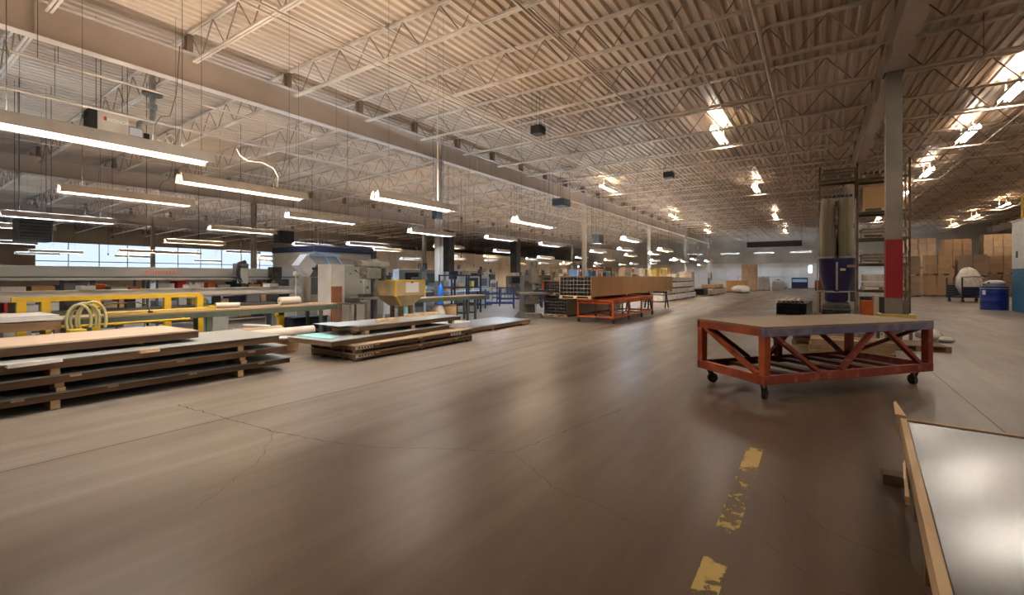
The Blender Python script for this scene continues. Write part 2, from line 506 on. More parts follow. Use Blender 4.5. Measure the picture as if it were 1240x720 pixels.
def column(x, y, top, m='column', wd=.26, label=None, band=False):
    c = MB()
    h = wd / 2
    c.bx(x - h, x + h, y - h, y - h + .016, .012, top)
    c.bx(x - h, x + h, y + h - .016, y + h, .012, top)
    c.bx(x - .008, x + .008, y - h + .016, y + h - .016, .012, top)
    o = c.build('steel_column', m); struct(o, label)
    MB().bx(x - .24, x + .24, y - .24, y + .24, 0, .012).build('base_plate', 'column_grey', o)
    MB().bx(x - .2, x + .2, y - .2, y + .2, top - .02, top).build('cap_plate', m, o)
    return o
for k, y in enumerate(ROWS[1:]):
    for x, t in ((XL, 6.72), (X2, 6.30), (X3, 5.85)):
        o = column(x, y, t, label='cream steel column under the girder')
        if x == XL:
            MB().bx(x - .137, x + .137, y - .137, y + .137, .012, 1.45).build('grey_band', 'column_grey', o)
for k, y in enumerate(ROWS[1:]):
    o = column(XR, y, 6.72, 'column_grey' if k == 0 else 'column', .30, label='tall grey steel column with a deep red band' if k == 0 else 'steel column under the far girder')
    if k == 0:
        # boxed-in face plates, red band and darker foot
        MB().bx(XR - .165, XR + .165, y - .165, y + .165, 1.10, 2.55).build('red_band', 'column_red', o)
        MB().bx(XR - .158, XR + .158, y - .158, y + .158, .012, 6.7).build('face_plate', 'column_paint', o)
        MB().bx(XR + .17, XR + .30, y + .02, y + .22, .55, 1.05).build('outlet_box', 'column_grey', o)
# ---------------------------------------------------------------- walls
HW = 8.3
wf = MB().bx(XW, XE, Y1, Y1 + .25, 0, HW).build('wall_far', 'wall_upper'); struct(wf, 'pale far end wall')
# lower white lining panels, each its own board
x = -26.0
while x < 22:
    MB().bx(x + .01, x + 2.39, Y1 - .05, Y1, .0, 3.62).build('lining_panel', 'wall_white', wf); x += 2.4
MB().bx(-26, 22, Y1 - .09, Y1, 3.62, 3.72).build('panel_cap', 'wall_upper', wf)
win = MB().bx(-1.05, -.45, Y1 - .08, Y1 - .05, 2.1, 3.35).build('window_1', 'white'); struct(win, 'small pale teal window in the far wall')
MB().bx(-.98, -.52, Y1 - .09, Y1 - .08, 2.18, 3.27).build('pane', 'daylight_glow', win)
# left side wall with a long band of factory windows
wl = MB()
wl.bx(XW - .25, XW, Y0, Y1, 0, 1.3)
wl.bx(XW - .25, XW, Y0, Y1, 4.95, HW)
wl.bx(XW - .25, XW, Y0, 10.6, 1.3, 4.95)
wl.bx(XW - .25, XW, 36.0, Y1, 1.3, 4.95)
o = wl.build('wall_left', 'wall_tan'); struct(o, 'tan side wall around the window band')
wn = MB()
for k in range(12):
    y = 10.6 + 25.4 * k / 11
    wn.bx(XW - .18, XW - .06, y - .03, y + .03, 1.3, 4.95)
wn.bx(XW - .18, XW - .06, 10.6, 36, 3.1, 3.18)
o = wn.build('window_2', 'column'); struct(o, 'long band of daylit factory windows')
for k in range(11):
    y = 10.6 + 25.4 * k / 11
    for z0, z1 in ((1.3, 3.1), (3.18, 4.95)):
        MB().bx(XW - .13, XW - .12, y + .05, y + 25.4 / 11 - .05, z0, z1).build('pane', 'pane', o)
wr = MB().bx(XE, XE + .25, Y0, Y1, 0, HW).build('wall_right', 'wall_white'); struct(wr, 'pale side wall')
wb = MB().bx(XW, XE, Y0 - .25, Y0, 0, HW).build('wall_back', 'wall_white'); struct(wb, 'pale wall at the back')

wp = MB().bx(-33.85, -33.75, 28.0, 76.9, 0, 4.3).build('wall_partition', 'partition'); struct(wp, 'cream partition wall deep in the machine hall')
y = 28.0
while y < 76:
    MB().bx(-33.75, -33.72, y + .02, y + 2.38, .15, 4.2).build('lining_panel', 'partition', wp); y += 2.4
# ---------------------------------------------------------------- fluorescent fixtures
def tube_fixture(L=2.44, kind='white', wire=3.7, hung=True):
    t = thing('strip_light', '?', 'light')
    h = L / 2
    zt_ = .092 if hung else .03
    for sg in (-1, 1):
        q = [(sg * .175, -.045), (sg * .105, .125), (sg * .099, .122), (sg * .168, -.045)]
        MB().prism(q if sg > 0 else q[::-1], -h - .02, h + .02, 'y').build('reflector', 'hood', t)
    for e in range(7):
        y = -h + .02 + e * (2 * h - .04) / 6
        MB().bx(-.10, .10, y - .012, y + .012, .112, .12).build('slot_bridge', 'hood', t)
    MB().bx(-.02, .02, -h, h, .085, .135).build('ballast_channel', 'hood', t)
    for sx in (-.075, .075):
        MB().cyl((sx, -h + .05, zt_), (sx, h - .05, zt_), .019, 8).build('fluorescent_tube', ('tube_' if hung else 'roof_tube_') + kind, t)
        for sy in (-1, 1):
            MB().prism([(sx - .028, -.03), (sx + .028, -.03), (sx + .014, .118), (sx - .014, .118)], sy * (h - .05) - .012 * (1 - sy) , sy * (h - .05) + .012 * (1 + sy), 'y').build('lamp_holder', 'lamp_white', t)
    if hung:
        for sy in (-1, 1):
            MB().cyl((0, sy * (h - .35), .13), (0, sy * (h - .35), wire), .004, 4, caps=False).build('suspension_wire', 'cable', t)
        MB().tube([(.02, .5, .13), (.03, .52, .35), (.02, .6, .5), (0, .72, .55), (-.01, .8, .9), (0, h - .38, 1.6)], .005, 5).build('power_cord', 'cable', t)
    else:
        for sy in (-1, 1):
            MB().bx(-.02, .02, sy * (h - .4) - .02, sy * (h - .4) + .02, .13, wire).build('hanger_strap', 'joist', t)
    return t
PROTO = {}
def fixture(x, y, z, kind, label, group, hung=True, L=2.44, wire=None):
    """x, y: the middle of the fixture; hangs from the joists"""
    wire = round(roof(x) + .05 - z, 2) if wire is None else wire
    key = (kind, hung, L, wire)
    if key not in PROTO:
        t = tube_fixture(L, kind, wire, hung); PROTO[key] = t
        t.location = (x, y, z); t['label'] = label; t['group'] = group
        return t
    return copy_tree(PROTO[key], (x, y, z), 0, label, group)
GH = 'strip lights hung over the machine hall'
GC = 'strip lights up among the roof joists'
H = [(-7.72, 1.98, 3.38, 'white', 'long bright strip light hung nearest above the sheet stack'),
     (-7.74, 7.61, 3.32, 'white', 'white strip light hung in front of the first cream column'),
     (-7.5, 12.6, 3.32, 'warm', 'warm yellowish strip light hung over the milling machine'),
     (-9.76, 4.79, 3.41, 'warm', 'warm twin tube strip light with white cord loop'),
     (-13.3, 3.9, 3.46, 'white', 'white strip light hung below the grey girder'),
     (-13.0, 8.7, 3.43, 'cool', 'bluish strip light hung above the machine enclosure'),
     (-12.8, 13.4, 3.35, 'cool', 'bluish strip light crossing behind the first cream column'),
     (-13.1, 18.6, 3.5, 'cool', 'bluish strip light hung above the blue carts'),
     (-13.2, 23.9, 3.5, 'cool', 'small bluish strip light between the cream columns'),
     (-18.64, 3.8, 3.34, 'cool', 'bluish strip light beneath the dark hanging unit heater')]
for x, y, z, k, lb in H:
    fixture(x, y, z, k, lb, GH)
n = 0
ORD = ('first', 'second', 'third', 'fourth', 'fifth', 'sixth', 'seventh', 'eighth', 'ninth', 'tenth', 'eleventh', 'twelfth')
for x, ys, row in ((-7.6, (-3.2, 22, 28), 'aisle edge'), (-10.6, (29.5, 36, 43, 50, 57), 'extrusion pack'), (-13.2, (-1.5, 31, 38, 45, 52, 57, 66), 'cream column'),
              (-18.7, (-1.5, 9, 15, 21, 27, 33, 40, 47, 55, 63), 'shelf rack'), (-24.2, (3.5, 9.5, 15.5, 21, 27, 33, 40, 48, 57, 66), 'mid hall'),
              (-30.9, (29.5, 36, 42, 48, 54, 60, 66, 72), 'partition'), (-35.5, (5, 11, 17, 23), 'deep hall'), (-40.5, (8, 15, 22, 29), 'deeper hall'),  # row by the partition is added to brighten that wall
              (-51, (9, 15, 21, 27, 33, 40), 'window side')):
    for i, y in enumerate(ys):  # deep rows hold extra lamps added for a brighter hall
        n += 1
        k = ('cool', 'white', 'cool', 'warm')[n % 4]
        fixture(x, y, 3.42 if n % 3 else 3.2, k, f'{ORD[i]} small distant strip light in the {row} row of the machine hall', 'distant strip lights of the machine hall')
for x, ys, k, col in ((-3.28, (3.0, 19.1, 34.4, 50.6, 66.0), 'white', 'over the aisle middle'), (-11.3, (27.3, 43.5, 59.7), 'warm', 'beside the tan girder'),
                 (5.05, (5.0, 12.6, 19.8, 26.3, 34, 42, 50, 58), 'white', 'beyond the red banded column'), (12.5, (12, 27, 36, 44, 52, 60, 69), 'warm', 'above the cartons')):
    for i, y in enumerate(ys):
        y = -5.6 + 2.71 * (math.floor((y + 5.6) / 2.71) + .5)
        fixture(x, y, 7.36, k, f'{ORD[i]} strip light of the row among the roof joists {col}', GC, hung=False, L=2.5)
for i, x in enumerate((-15.5, -10.6, -6.2, -1.8, 3.5, 9.0)):
    f = fixture(x, 73.2, 4.95, 'cool', f'{ORD[i]} strip light along the far wall, counted from the machine hall', 'strip lights along the far wall')
    f.rotation_euler = (0, 0, R(90))
t = thing('cord_loop', 'white power cord looping up from the warm strip light', 'cord', (-9.6, 5.3, 3.55))
MB().tube([(0, 0, 0), (.01, .02, .2), (.0, -.08, .38), (.0, -.3, .45), (0, -.6, .43), (0, -.75, .5), (0, -.82, .62)], .013, 6).build('cord', 'cable_white', t)
MB().cyl((0, 0, -.01), (0, 0, .04), .03, 8).build('plug', 'cable_white', t)
# ---------------------------------------------------------------- steel table cart on casters
def steel_cart():
    ang = math.atan2(2.45, 2.01)
    t = thing('table_cart', 'heavy red and purple steel table cart on casters with plywood top', 'cart', (-.56, 6.70, 0), ang)
    L, W, zb, zt = 3.17, 1.28, .213, .966
    rw, rh, ah = .06, .12, .125
    MB().bx(0, L, 0, W, zt - .02, zt + .006).build('table_top', 'plywood', t, bevel=.004)
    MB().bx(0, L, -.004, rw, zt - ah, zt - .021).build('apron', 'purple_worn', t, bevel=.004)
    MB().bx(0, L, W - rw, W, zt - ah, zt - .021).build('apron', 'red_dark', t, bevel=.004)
    MB().bx(-.003, rw, rw + .002, W - rw - .002, zt - ah, zt - .021).build('apron', 'orange_red', t, bevel=.004)  # left end orange, long side redder: coloured light put into the paint
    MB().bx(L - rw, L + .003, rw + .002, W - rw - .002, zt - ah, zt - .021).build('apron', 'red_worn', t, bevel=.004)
    # short end strip that stays red on the apron corner
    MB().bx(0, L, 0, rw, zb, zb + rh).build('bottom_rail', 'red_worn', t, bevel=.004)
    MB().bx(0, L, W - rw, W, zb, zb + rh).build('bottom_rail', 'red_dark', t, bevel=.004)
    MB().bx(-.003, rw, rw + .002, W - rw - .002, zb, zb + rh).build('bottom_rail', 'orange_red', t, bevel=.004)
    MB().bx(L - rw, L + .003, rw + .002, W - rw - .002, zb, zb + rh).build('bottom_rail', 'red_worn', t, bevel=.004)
    lw = .105
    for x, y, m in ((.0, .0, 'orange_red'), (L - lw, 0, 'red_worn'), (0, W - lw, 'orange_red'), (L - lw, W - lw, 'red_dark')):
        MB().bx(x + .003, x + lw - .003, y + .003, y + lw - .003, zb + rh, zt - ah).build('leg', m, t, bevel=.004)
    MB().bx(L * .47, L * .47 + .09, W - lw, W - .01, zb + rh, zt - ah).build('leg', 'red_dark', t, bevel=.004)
    za, zc = zb + rh, zt - ah
    def brace(p, q, m, side):
        MB().bar(p, q, .05, .075, (0, 1, 0) if side == 'l' else (1, 0, 0)).build('diagonal_brace', m, t, bevel=.003)
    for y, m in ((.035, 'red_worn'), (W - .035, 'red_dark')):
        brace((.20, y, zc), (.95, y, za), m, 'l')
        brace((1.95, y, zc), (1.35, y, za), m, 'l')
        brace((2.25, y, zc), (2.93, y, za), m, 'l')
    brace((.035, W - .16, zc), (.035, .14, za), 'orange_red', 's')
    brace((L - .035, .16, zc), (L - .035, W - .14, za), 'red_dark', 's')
    # lower cross members and centre rail
    for x in (.55, 1.05, 1.58, 2.1, 2.62):
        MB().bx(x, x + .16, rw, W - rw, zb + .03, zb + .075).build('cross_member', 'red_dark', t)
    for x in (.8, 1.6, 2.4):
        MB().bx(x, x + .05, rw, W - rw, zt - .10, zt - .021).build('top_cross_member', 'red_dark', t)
    for x, y, a in ((.09, .10, .5), (L - .22, .11, 1.2), (.12, W - .13, -.3), (L - .14, W - .13, .9)):
        c = MB().bx(x - .055, x + .055, y - .055, y + .055, zb - .012, zb).build('caster', 'steel_dark', t)
        ca, sa = math.cos(a), math.sin(a)
        def P(u, v, z): return (x + u * ca - v * sa, y + u * sa + v * ca, z)
        for s in (-1, 1):
            MB().hexa([P(-.035, s * .030 - .003, zb - .012), P(.035, s * .030 - .003, zb - .012), P(.035, s * .030 + .003, zb - .012), P(-.035, s * .030 + .003, zb - .012)][::-1] +
                      [P(.03, s * .030 - .003, .055), P(.07, s * .030 - .003, .055), P(.07, s * .030 + .003, .055), P(.03, s * .030 + .003, .055)][::-1]).build('fork', 'steel_dark', c)
        MB().cyl(P(.045, -.024, .073), P(.045, .024, .073), .072, 20).build('wheel', 'rubber', c)
        MB().cyl(P(.045, -.0262, .073), P(.045, .0262, .073), .036, 14).build('hub', 'wheel_grey', c)
        MB().cyl(P(.045, -.038, .073), P(.045, .038, .073), .011, 8).build('axle', 'steel_dark', c)
    return t
steel_cart()

# ---------------------------------------------------------------- bright sheet pack in the corner
def alu_pack():
    t = thing('sheet_metal_crate', 'shallow timber crate of shiny brushed aluminium sheets', 'crate', (.6, 5.03, 0), -R(4.3))
    # local x: away along the back edge, local -y: towards the viewer
    W, L, zt = 1.6, 3.6, .42
    for k in range(4):
        MB().bx(.035, W, -L, -.03, zt - .012 - k * .009, zt - .004 - k * .009).build('sheet', 'alu', t)
    MB().bx(.03, W + .01, -L, -.025, .14, zt - .05).build('sheet_pile', 'sheet_dull', t)
    MB().bx(-.012, .03, -L - .02, .02, .29, zt + .003).build('side_board', 'wood_light', t, bevel=.003)
    MB().bx(W, W + .05, -L - .02, .02, .17, zt).build('side_board', 'wood', t)
    MB().bx(.03, W, -.025, .022, .17, zt + .004).build('end_board', 'wood', t, bevel=.003)
    # the side board's split end that juts past the corner
    MB().hexa([(-.035, .02, zt - .13), (.03, .02, zt - .13), (.03, .03, zt - .02), (-.035, .03, zt - .02),
               (-.045, .02, zt + .03), (.028, .02, zt + .025), (-.035, .22, zt + .10), (-.052, .20, zt + .085)]).build('split_end', 'wood_light', t)
    MB().hexa([(-.055, -1.55, zt - .13), (-.035, -1.55, zt - .13), (-.032, -1.2, zt - .10), (-.042, -1.2, zt - .10),
               (-.055, -1.55, zt - .08), (-.035, -1.55, zt - .08), (-.032, -1.05, zt - .02), (-.045, -1.1, zt - .03)]).build('splinter', 'wood_light', t)
    for k in range(5):
        MB().bx(.0, W, -.5 - k * .75, -.4 - k * .75, .08, .17).build('runner', 'wood_dark', t)
    m = MB(); rnd = random.Random(3); prev = None
    for k in range(19):
        yy = -.02 - k * .12
        a = (-.014 - rnd.random() * .01, yy, zt - .02); b = (-.025 - rnd.random() * .035, yy, zt - .16 - rnd.random() * .06)
        if prev: m.face([prev[0], a, b, prev[1]], True)
        prev = (a, b)
    m.build('film_skirt', 'poly_film', t)
    b = thing('timber_block', 'dark rough timber block poking out under the aluminium sheet crate', 'timber block', (.6, 4.64, 0))
    MB().bx(-.17, .5, -.07, .07, 0, .08).build('block_body', 'wood_dark', b, bevel=.004)
    MB().bx(-.172, -.17, -.066, .066, .005, .075).build('end_grain', 'wood_brown', b)
    for i, yy in enumerate((3.1, 2.0)):
        q = MB().bx(-.0, .5, -.07, .07, 0, .08).build('timber_block', 'wood_dark', None, (.56 - i * .08, yy, 0))
        tag(q, ('middle', 'end')[i] + ' dark timber block hidden under the aluminium sheet crate', 'timber block', 'blocks under the sheet crate')
alu_pack()

# ---------------------------------------------------------------- flat packs of sheet on timber skids
def skid(label, x0, x1, y0, y1, z0, th, side='wood_dark', top='sheet_dull', rz=0, slats=True, group=None, lip=True, tops=2, slatm='wood_light', seed=0, paper=False):
    """pack lying along y; its aisle face is +x"""
    rnd = random.Random(seed + 11)
    cx, cy = (x0 + x1) / 2, (y0 + y1) / 2
    t = thing('sheet_skid', label, 'sheet stack', (cx, cy, z0), rz, group)
    w, l = (x1 - x0) / 2, (y1 - y0) / 2
    sh = th * .82
    MB().bx(w - .03, w, -l, l, .0, sh).build('side_board', side, t, bevel=.003)
    MB().bx(-w, -w + .03, -l, l, .0, sh).build('side_board', side, t)
    for y in (-l, l - .03):
        MB().bx(-w + .03, w - .03, y, y + .03, .0, sh).build('end_board', side, t)
    n = max(3, int(2 * l / .95))
    for k in range(n):
        y = -l + (k + .5) * 2 * l / n + rnd.uniform(-.08, .08)
        if slats:
            MB().bx(-w + .03, w + .006, y - .055, y + .055, sh * .66, sh).build('cross_slat', slatm, t)
        MB().bx(-w + .03, w - .03, y + .15, y + .25, .0, sh * .5).build('runner', side, t)
    e = .02 if lip else 0.
    for k in range(tops):
        a = sh + (th - sh) * k / tops; b = sh + (th - sh) * (k + 1) / tops - .0008
        d = rnd.uniform(-.015, .015)
        MB().bx(-w - e, w + e + d, -l - e, l + e + d, a, b).build('sheet', top, t)
    if paper:
        for k in range(6):
            y = -l + .2 + rnd.random() * (2 * l - .6)
            dy = .12 + rnd.random() * .5
            MB().hexa([(w - .03, y, th), (w - .03, y + dy, th), (w + .03, y + dy, th - .002), (w + .035, y + .05, th - .004),
                       (w - .03, y, th + .002), (w - .03, y + dy, th + .002), (w + .045, y + dy, th - .03 - rnd.random() * .02), (w + .045, y + .05, th - .045)]).build('torn_paper', 'paper' if k % 2 else 'cardboard_light', t)
    return t
def block(label, x, y, z, dx=.30, dy=.09, h=.09, m='wood', rz=0, group='spacer blocks between the sheet skids'):
    t = thing('spacer_block', label, 'timber block', (x, y, z), rz, group)
    MB().bx(-dx / 2, dx / 2, -dy / 2, dy / 2, 0, h).build('block_body', m, t, bevel=.003)
    MB().bx(dx / 2, dx / 2 + .001, -dy / 2 + .004, dy / 2 - .004, .004, h - .004).build('end_grain', 'wood_light', t)
    return t
S1 = 'sheet skids piled by the green bench'
skid('lowest brown timber skid of the long sheet pile beside the aisle', -9.2, -7.74, -1.2, 4.50, .11, .095, seed=1, group=S1)
skid('second timber skid from the floor in the long sheet pile', -9.2, -7.74, -1.1, 4.45, .315, .105, seed=2, group=S1)
skid('brown skid with torn paper edge and grey sheet top in the long pile', -9.25, -7.72, -1.0, 4.30, .50, .115, side='wood_brown', seed=3, group=S1, paper=True, slats=False)
skid('pale hardboard topped skid set back on top of the long sheet pile', -9.3, -8.05, -1.1, 3.20, .665, .12, side='wood_brown', top='hardboard', seed=4, group=S1, slats=False, lip=False, rz=R(1.2))
for y in (1.52, 3.68):
    for x in (-7.9, -9.0):
        w_ = 'aisle side' if x > -8 else 'bench side'
        h_ = {1.52: 'at the near end', 3.68: 'at the far end'}[y]
        block(f'floor block under the long sheet pile, {w_}, {h_}', x, y, 0, h=.11)
        block(f'lower timber block under the second skid, {w_}, {h_}', x, y + .05, .206, h=.054)
        block(f'upper timber block under the second skid, {w_}, {h_}', x - .02, y + .04, .26, h=.054)
        block(f'timber block under the paper edged skid, {w_}, {h_}', x, y, .421, h=.078)
for y, wh in ((-.5, 'first'), (1.0, 'second'), (2.5, 'third')):
    block(wh + ' thin batten between the top two packs of the long sheet pile', -8.7, y, .616, dx=1.0, h=.045, m='wood_dark')

# second pile
S2 = 'sheet skids in the second pile'
def pile2():
    # two open crates below, end posts visible, white paper labels on the corners
    for k, z in enumerate((.0, .155)):
        t = skid('bottom crate of the second pile with white corner label' if k == 0 else 'second crate from the floor in the second pile with white corner label', -8.75, -7.28 - .02 * k, 5.55, 9.05, z + .045, .105, seed=20 + k, group=S2, top='plywood')
        for x in (-.68, -.35, 0, .35, .68):
            MB().bx(x - .045, x + .045, -1.75, -1.60, -.045, .0).build('foot_block', 'wood_dark', t)
            MB().bx(x - .045, x + .045, 1.6, 1.75, -.045, .0).build('foot_block', 'wood_dark', t)
            MB().bx(x - .045, x + .045, -.05, .05, -.045, .0).build('foot_block', 'wood_dark', t)
        MB().bx(.718, .739, -1.752, -1.35, .028, .085).build('paper_label', 'paper', t)
        for q in range(5):
            MB().bx(.739, .7395, -1.70 + q * .07, -1.66 + q * .07, .04, .07).build('printed_mark', 'black', t)
        if k: 
            MB().bx(.722, .745, .95, 1.32, -.0, .09).build('shipping_label', 'paper', t)
            for q in range(6):
                MB().bx(.745, .7455, .99 + (q % 3) * .1, 1.05 + (q % 3) * .1, .012 + .04 * (q // 3), .035 + .04 * (q // 3)).build('printed_mark', 'black', t)
    skid('brown skid with teal foam corner in the second pile', -8.95, -7.62, 5.15, 8.65, .315, .10, side='wood_brown', top='sheet_dull', seed=30, group=S2, slats=False, rz=R(3))
    t = thing('foam_sheet', 'pale teal foam sheet at the corner of the second pile', 'foam sheet', (-8.15, 5.45, .417), R(3))
    MB().prism([(-.75, -.12), (.35, -.12), (.18, .22), (-.7, .35)], 0, .008, 'z').build('foam', 'cyan_foam', t)
    t = skid('topmost skid of the second pile with overhanging bare metal sheet', -8.85, -7.78, 6.05, 9.15, .50, .105, side='wood_brown', top='sheet_metal', seed=31, group=S2, slats=False, rz=R(-2))
    MB().bx(-.66, .30, -1.85, -1.4, .106, .110).build('loose_sheet', 'sheet_metal', t)
    for i, (x, y) in enumerate(((-7.85, 6.2), (-8.2, 6.2), (-8.7, 6.25), (-7.85, 7.5), (-7.85, 8.9), (-8.7, 8.9))):
        block(('first', 'second', 'third', 'fourth', 'fifth', 'last')[i] + ' stubby timber block under the topmost skid of the second pile', x, y, .417, dx=.14, dy=.10, h=.082)
    for (x, y, wh) in ((-7.8, 5.4, 'near aisle'), (-8.8, 5.4, 'near bench'), (-7.8, 8.5, 'far aisle'), (-8.8, 8.5, 'far bench')):
        block(f'flat batten under the {wh} corner of the teal cornered skid', x + .1, y + .2, .306, dx=.3, h=.009, m='wood_dark')
    for i, (x, y, l, rz) in enumerate(((-8.15, 7.05, .55, 1.45), (-8.6, 8.6, 1.1, 1.5))):
        t = thing('loose_timber', ('short pale timber offcut lying on the bare metal sheet', 'long pale timber offcut lying on the bare metal sheet')[i], 'timber', (x, y, .606), rz)
        MB().bx(-l / 2, l / 2, -.05, .05, 0, .07).build('plank', 'wood_light', t, bevel=.004)
        MB().bx(l / 2, l / 2 + .001, -.045, .045, .005, .065).build('end_grain', 'wood', t)
pile2()
# a low board lying across pile two and the teal crate
t = skid('low shrink wrapped sheet pack with shiny film behind the second pile', -9.6, -8.15, 9.2, 13.3, .05, .13, side='wood_brown', top='sheet_metal', seed=40, slats=False)
for y, wh in ((9.6, 'near'), (11.2, 'middle'), (12.9, 'far')):
    block(wh + ' floor batten under the shiny wrapped sheet pack', -8.9, y, 0, dx=1.4, h=.05, m='wood_dark')
t = thing('wrapped_bundle', 'square bundle wrapped in clear film on the shiny sheet pack', 'bundle', (-8.75, 9.75, .181))
MB().bx(-.45, .45, -.5, .5, 0, .16).build('carton', 'machine_white', t, bevel=.02)
MB().bx(-.46, .46, -.51, .51, .0, .165).build('film_wrap', 'poly_film', t, bevel=.02)

# wooden pallet and rolls of paper between the two piles
def pallet(label, loc, rz=0, w=1.0, l=1.2, group=None, m='wood', h=.13):
    t = thing('wooden_pallet', label, 'pallet', loc, rz, group)
    for x in (-w / 2, -.045, w / 2 - .09):
        MB().bx(x, x + .09, -l / 2, l / 2, .02, h - .02).build('stringer', m, t)
    n = 7
    for k in range(n):
        y = -l / 2 + k * (l - .1) / (n - 1)
        MB().bx(-w / 2, w / 2, y, y + .1, h - .02, h).build('deck_board', m, t)
        if k in (0, 3, 6):
            MB().bx(-w / 2, w / 2, y, y + .1, 0, .02).build('bottom_board', m, t)
    return t
pallet('pale wooden pallet behind the second sheet pile', (-9.95, 5.05, 0), R(6), 1.1, 1.2, h=.30)
def roll(label, p, q, r, m='paper', core=True):
    P, Q = Vector(p), Vector(q)
    t = thing('paper_roll', label, 'roll', (P + Q) / 2)
    c = (P + Q) / 2
    MB().cyl(P - c, Q - c, r, 24).build('roll_body', m, t)
    d = (Q - P).normalized()
    for s, e in ((-1, P - c), (1, Q - c)):
        MB().cyl(e + d * s * .0, e + d * s * .012, r * .3, 12).build('core', 'cardboard_dark', t)
    return t
roll('long white paper roll lying on the pallet', (-9.7, 4.75, .41), (-9.62, 6.15, .41), .10)
roll('crumpled pinkish paper roll behind the white one', (-10.05, 4.6, .42), (-10.0, 5.6, .42), .12, 'hardboard')
roll('thin white tube leaning over the paper rolls', (-10.28, 4.95, .575), (-9.62, 5.15, .575), .03, 'white')
t = thing('paper_sheet', 'loose white paper sheet draped beside the second pile', 'paper', (-9.45, 5.35, .302))
m = MB()
for i in range(6):
    for j in range(4):
        f = lambda a, b: (a * .055 - .05, b * .16 - .3, .03 * math.sin(a * 1.3 + b) + .032)
        m.face([f(i, j), f(i + 1, j), f(i + 1, j + 1), f(i, j + 1)], True)
o = m.build('sheet', 'white', t); sm_ = o.modifiers.new('solid', 'SOLIDIFY'); sm_.thickness = .003
# ---------------------------------------------------------------- green bench with rolls, cart of scrap and hoses
def bench(label, x0, x1, y0, y1, zt, legs, top='plywood', edge='green_steel', th=.035):
    t = thing('workbench', label, 'workbench', (x0, y0, 0))
    w, l = x1 - x0, y1 - y0
    MB().bx(0, w, 0, l, zt - th, zt).build('bench_top', top, t, bevel=.003)
    MB().bx(w - .05, w, 0, l, zt - th - .11, zt - th).build('front_rail', edge, t)
    MB().bx(0, .05, 0, l, zt - th - .11, zt - th).build('rear_rail', edge, t)
    for y in legs:
        for x in (.02, w - .09):
            MB().bx(x, x + .07, y, y + .07, 0, zt - th - .11).build('leg', edge, t)
        MB().bx(.09, w - .09, y + .01, y + .06, .25, .31).build('stretcher', edge, t)
    return t
bench('long green steel workbench with beige top behind the long sheet pile', -11.0, -10.3, .2, 7.3, .94, (.1, 2.2, 4.05, 6.6))
# yellow painted strip and lip along the bench top
t = thing('yellow_rail', 'flat yellow guide rail lying along the green bench', 'rail', (-10.5, 2.7, .941))
MB().bx(-.12, .12, 0, 1.75, 0, .05).build('rail_body', 'yellow_dull', t, bevel=.004)
MB().bx(-.13, .13, 1.62, 1.76, .05, .075).build('end_stop', 'yellow', t)
t = thing('yellow_guard_pipe', 'slim yellow pipe rail along the front of the green bench', 'rail', (-10.22, 2.0, 0))
MB().cyl((0, 0, .80), (0, 1.9, .80), .022, 8).build('pipe', 'yellow', t)
for y in (.1, 1.8):
    MB().bx(-.08, .0, y - .02, y + .02, .78, .83).build('bracket', 'yellow', t)
roll('short roll of pinkish film on the green bench', (-10.62, 5.92, 1.048), (-10.64, 6.42, 1.048), .09, 'paper')
roll('crumpled white paper roll on the green bench by the yellow rail', (-10.66, 4.55, 1.01), (-10.6, 5.0, 1.0), .06, 'paper')
t = thing('plywood_panel', 'thin beige panel lying on the green bench', 'panel', (-10.75, 5.1, .941))
MB().bx(-.2, .3, -.1, 2.0, 0, .012).build('panel', 'plywood', t)

def scrap_cart():
    t = thing('scrap_cart', 'low timber railed cart full of offcuts under the white slab', 'cart', (-9.82, 1.55, 0))
    MB().bx(-.45, .45, -1.6, .35, .30, .34).build('cart_deck', 'wood_dark', t)
    MB().bx(.40, .45, -1.6, .35, .84, .96).build('top_rail', 'wood_dark', t)
    MB().bx(-.45, -.40, -1.6, .35, .84, .96).build('top_rail', 'wood_dark', t)
    for x in (-.44, .38):
        for y in (-1.55, -.6, .28):
            MB().bx(x, x + .06, y, y + .06, .0, .84).build('post', 'wood_dark', t)
scrap_cart()
rnd = random.Random(5)
for i in range(11):
    cl = ('wood', 'orange', 'wood_brown', 'wood_light', 'orange_red')[i % 5]
    nm = ('pale', 'orange', 'brown', 'blond', 'rusty')[i % 5]
    t = thing('offcut', f'{nm} offcut standing in the scrap cart, {("first", "second", "third", "fourth", "fifth", "sixth", "seventh", "eighth", "ninth", "tenth", "last")[i]} along the cart', 'offcut', (-9.50 - .03 * (i % 3), .15 + i * .155, .345), rnd.uniform(-.5, .5), 'offcuts in the scrap cart')
    hh = .26 + rnd.random() * .18
    MB().box((0, 0, hh / 2 + .01), (.10, .045, hh), rx=rnd.uniform(-.15, .15)).build('stick', cl, t)
    MB().box((.03, .0, .05), (.05, .10, .09), rz=.4).build('chip', cl, t)
t = thing('yellow_bin', 'small yellow plastic bin beside the scrap cart', 'bin', (-9.65, 2.13, .60))
MB().bx(-.11, .11, -.1, .1, 0, .2).build('bin_body', 'yellow', t, bevel=.01)
MB().bx(.11, .114, -.07, .07, .06, .14).build('label_plate', 'cream', t)
t = thing('bin_stand', 'dark steel stand carrying the small yellow bin', 'stand', (-9.65, 2.2, 0))
MB().bx(-.15, .15, -.2, .75, .57, .6).build('stand_top', 'steel_dark', t)
for x in (-.13, .1):
    for y in (-.18, .7):
        MB().bx(x, x + .03, y, y + .03, 0, .57).build('leg', 'steel_dark', t)
t = thing('blue_tray', 'small deep blue plastic tray beside the hose coil', 'tray', (-9.65, 2.75, .6))
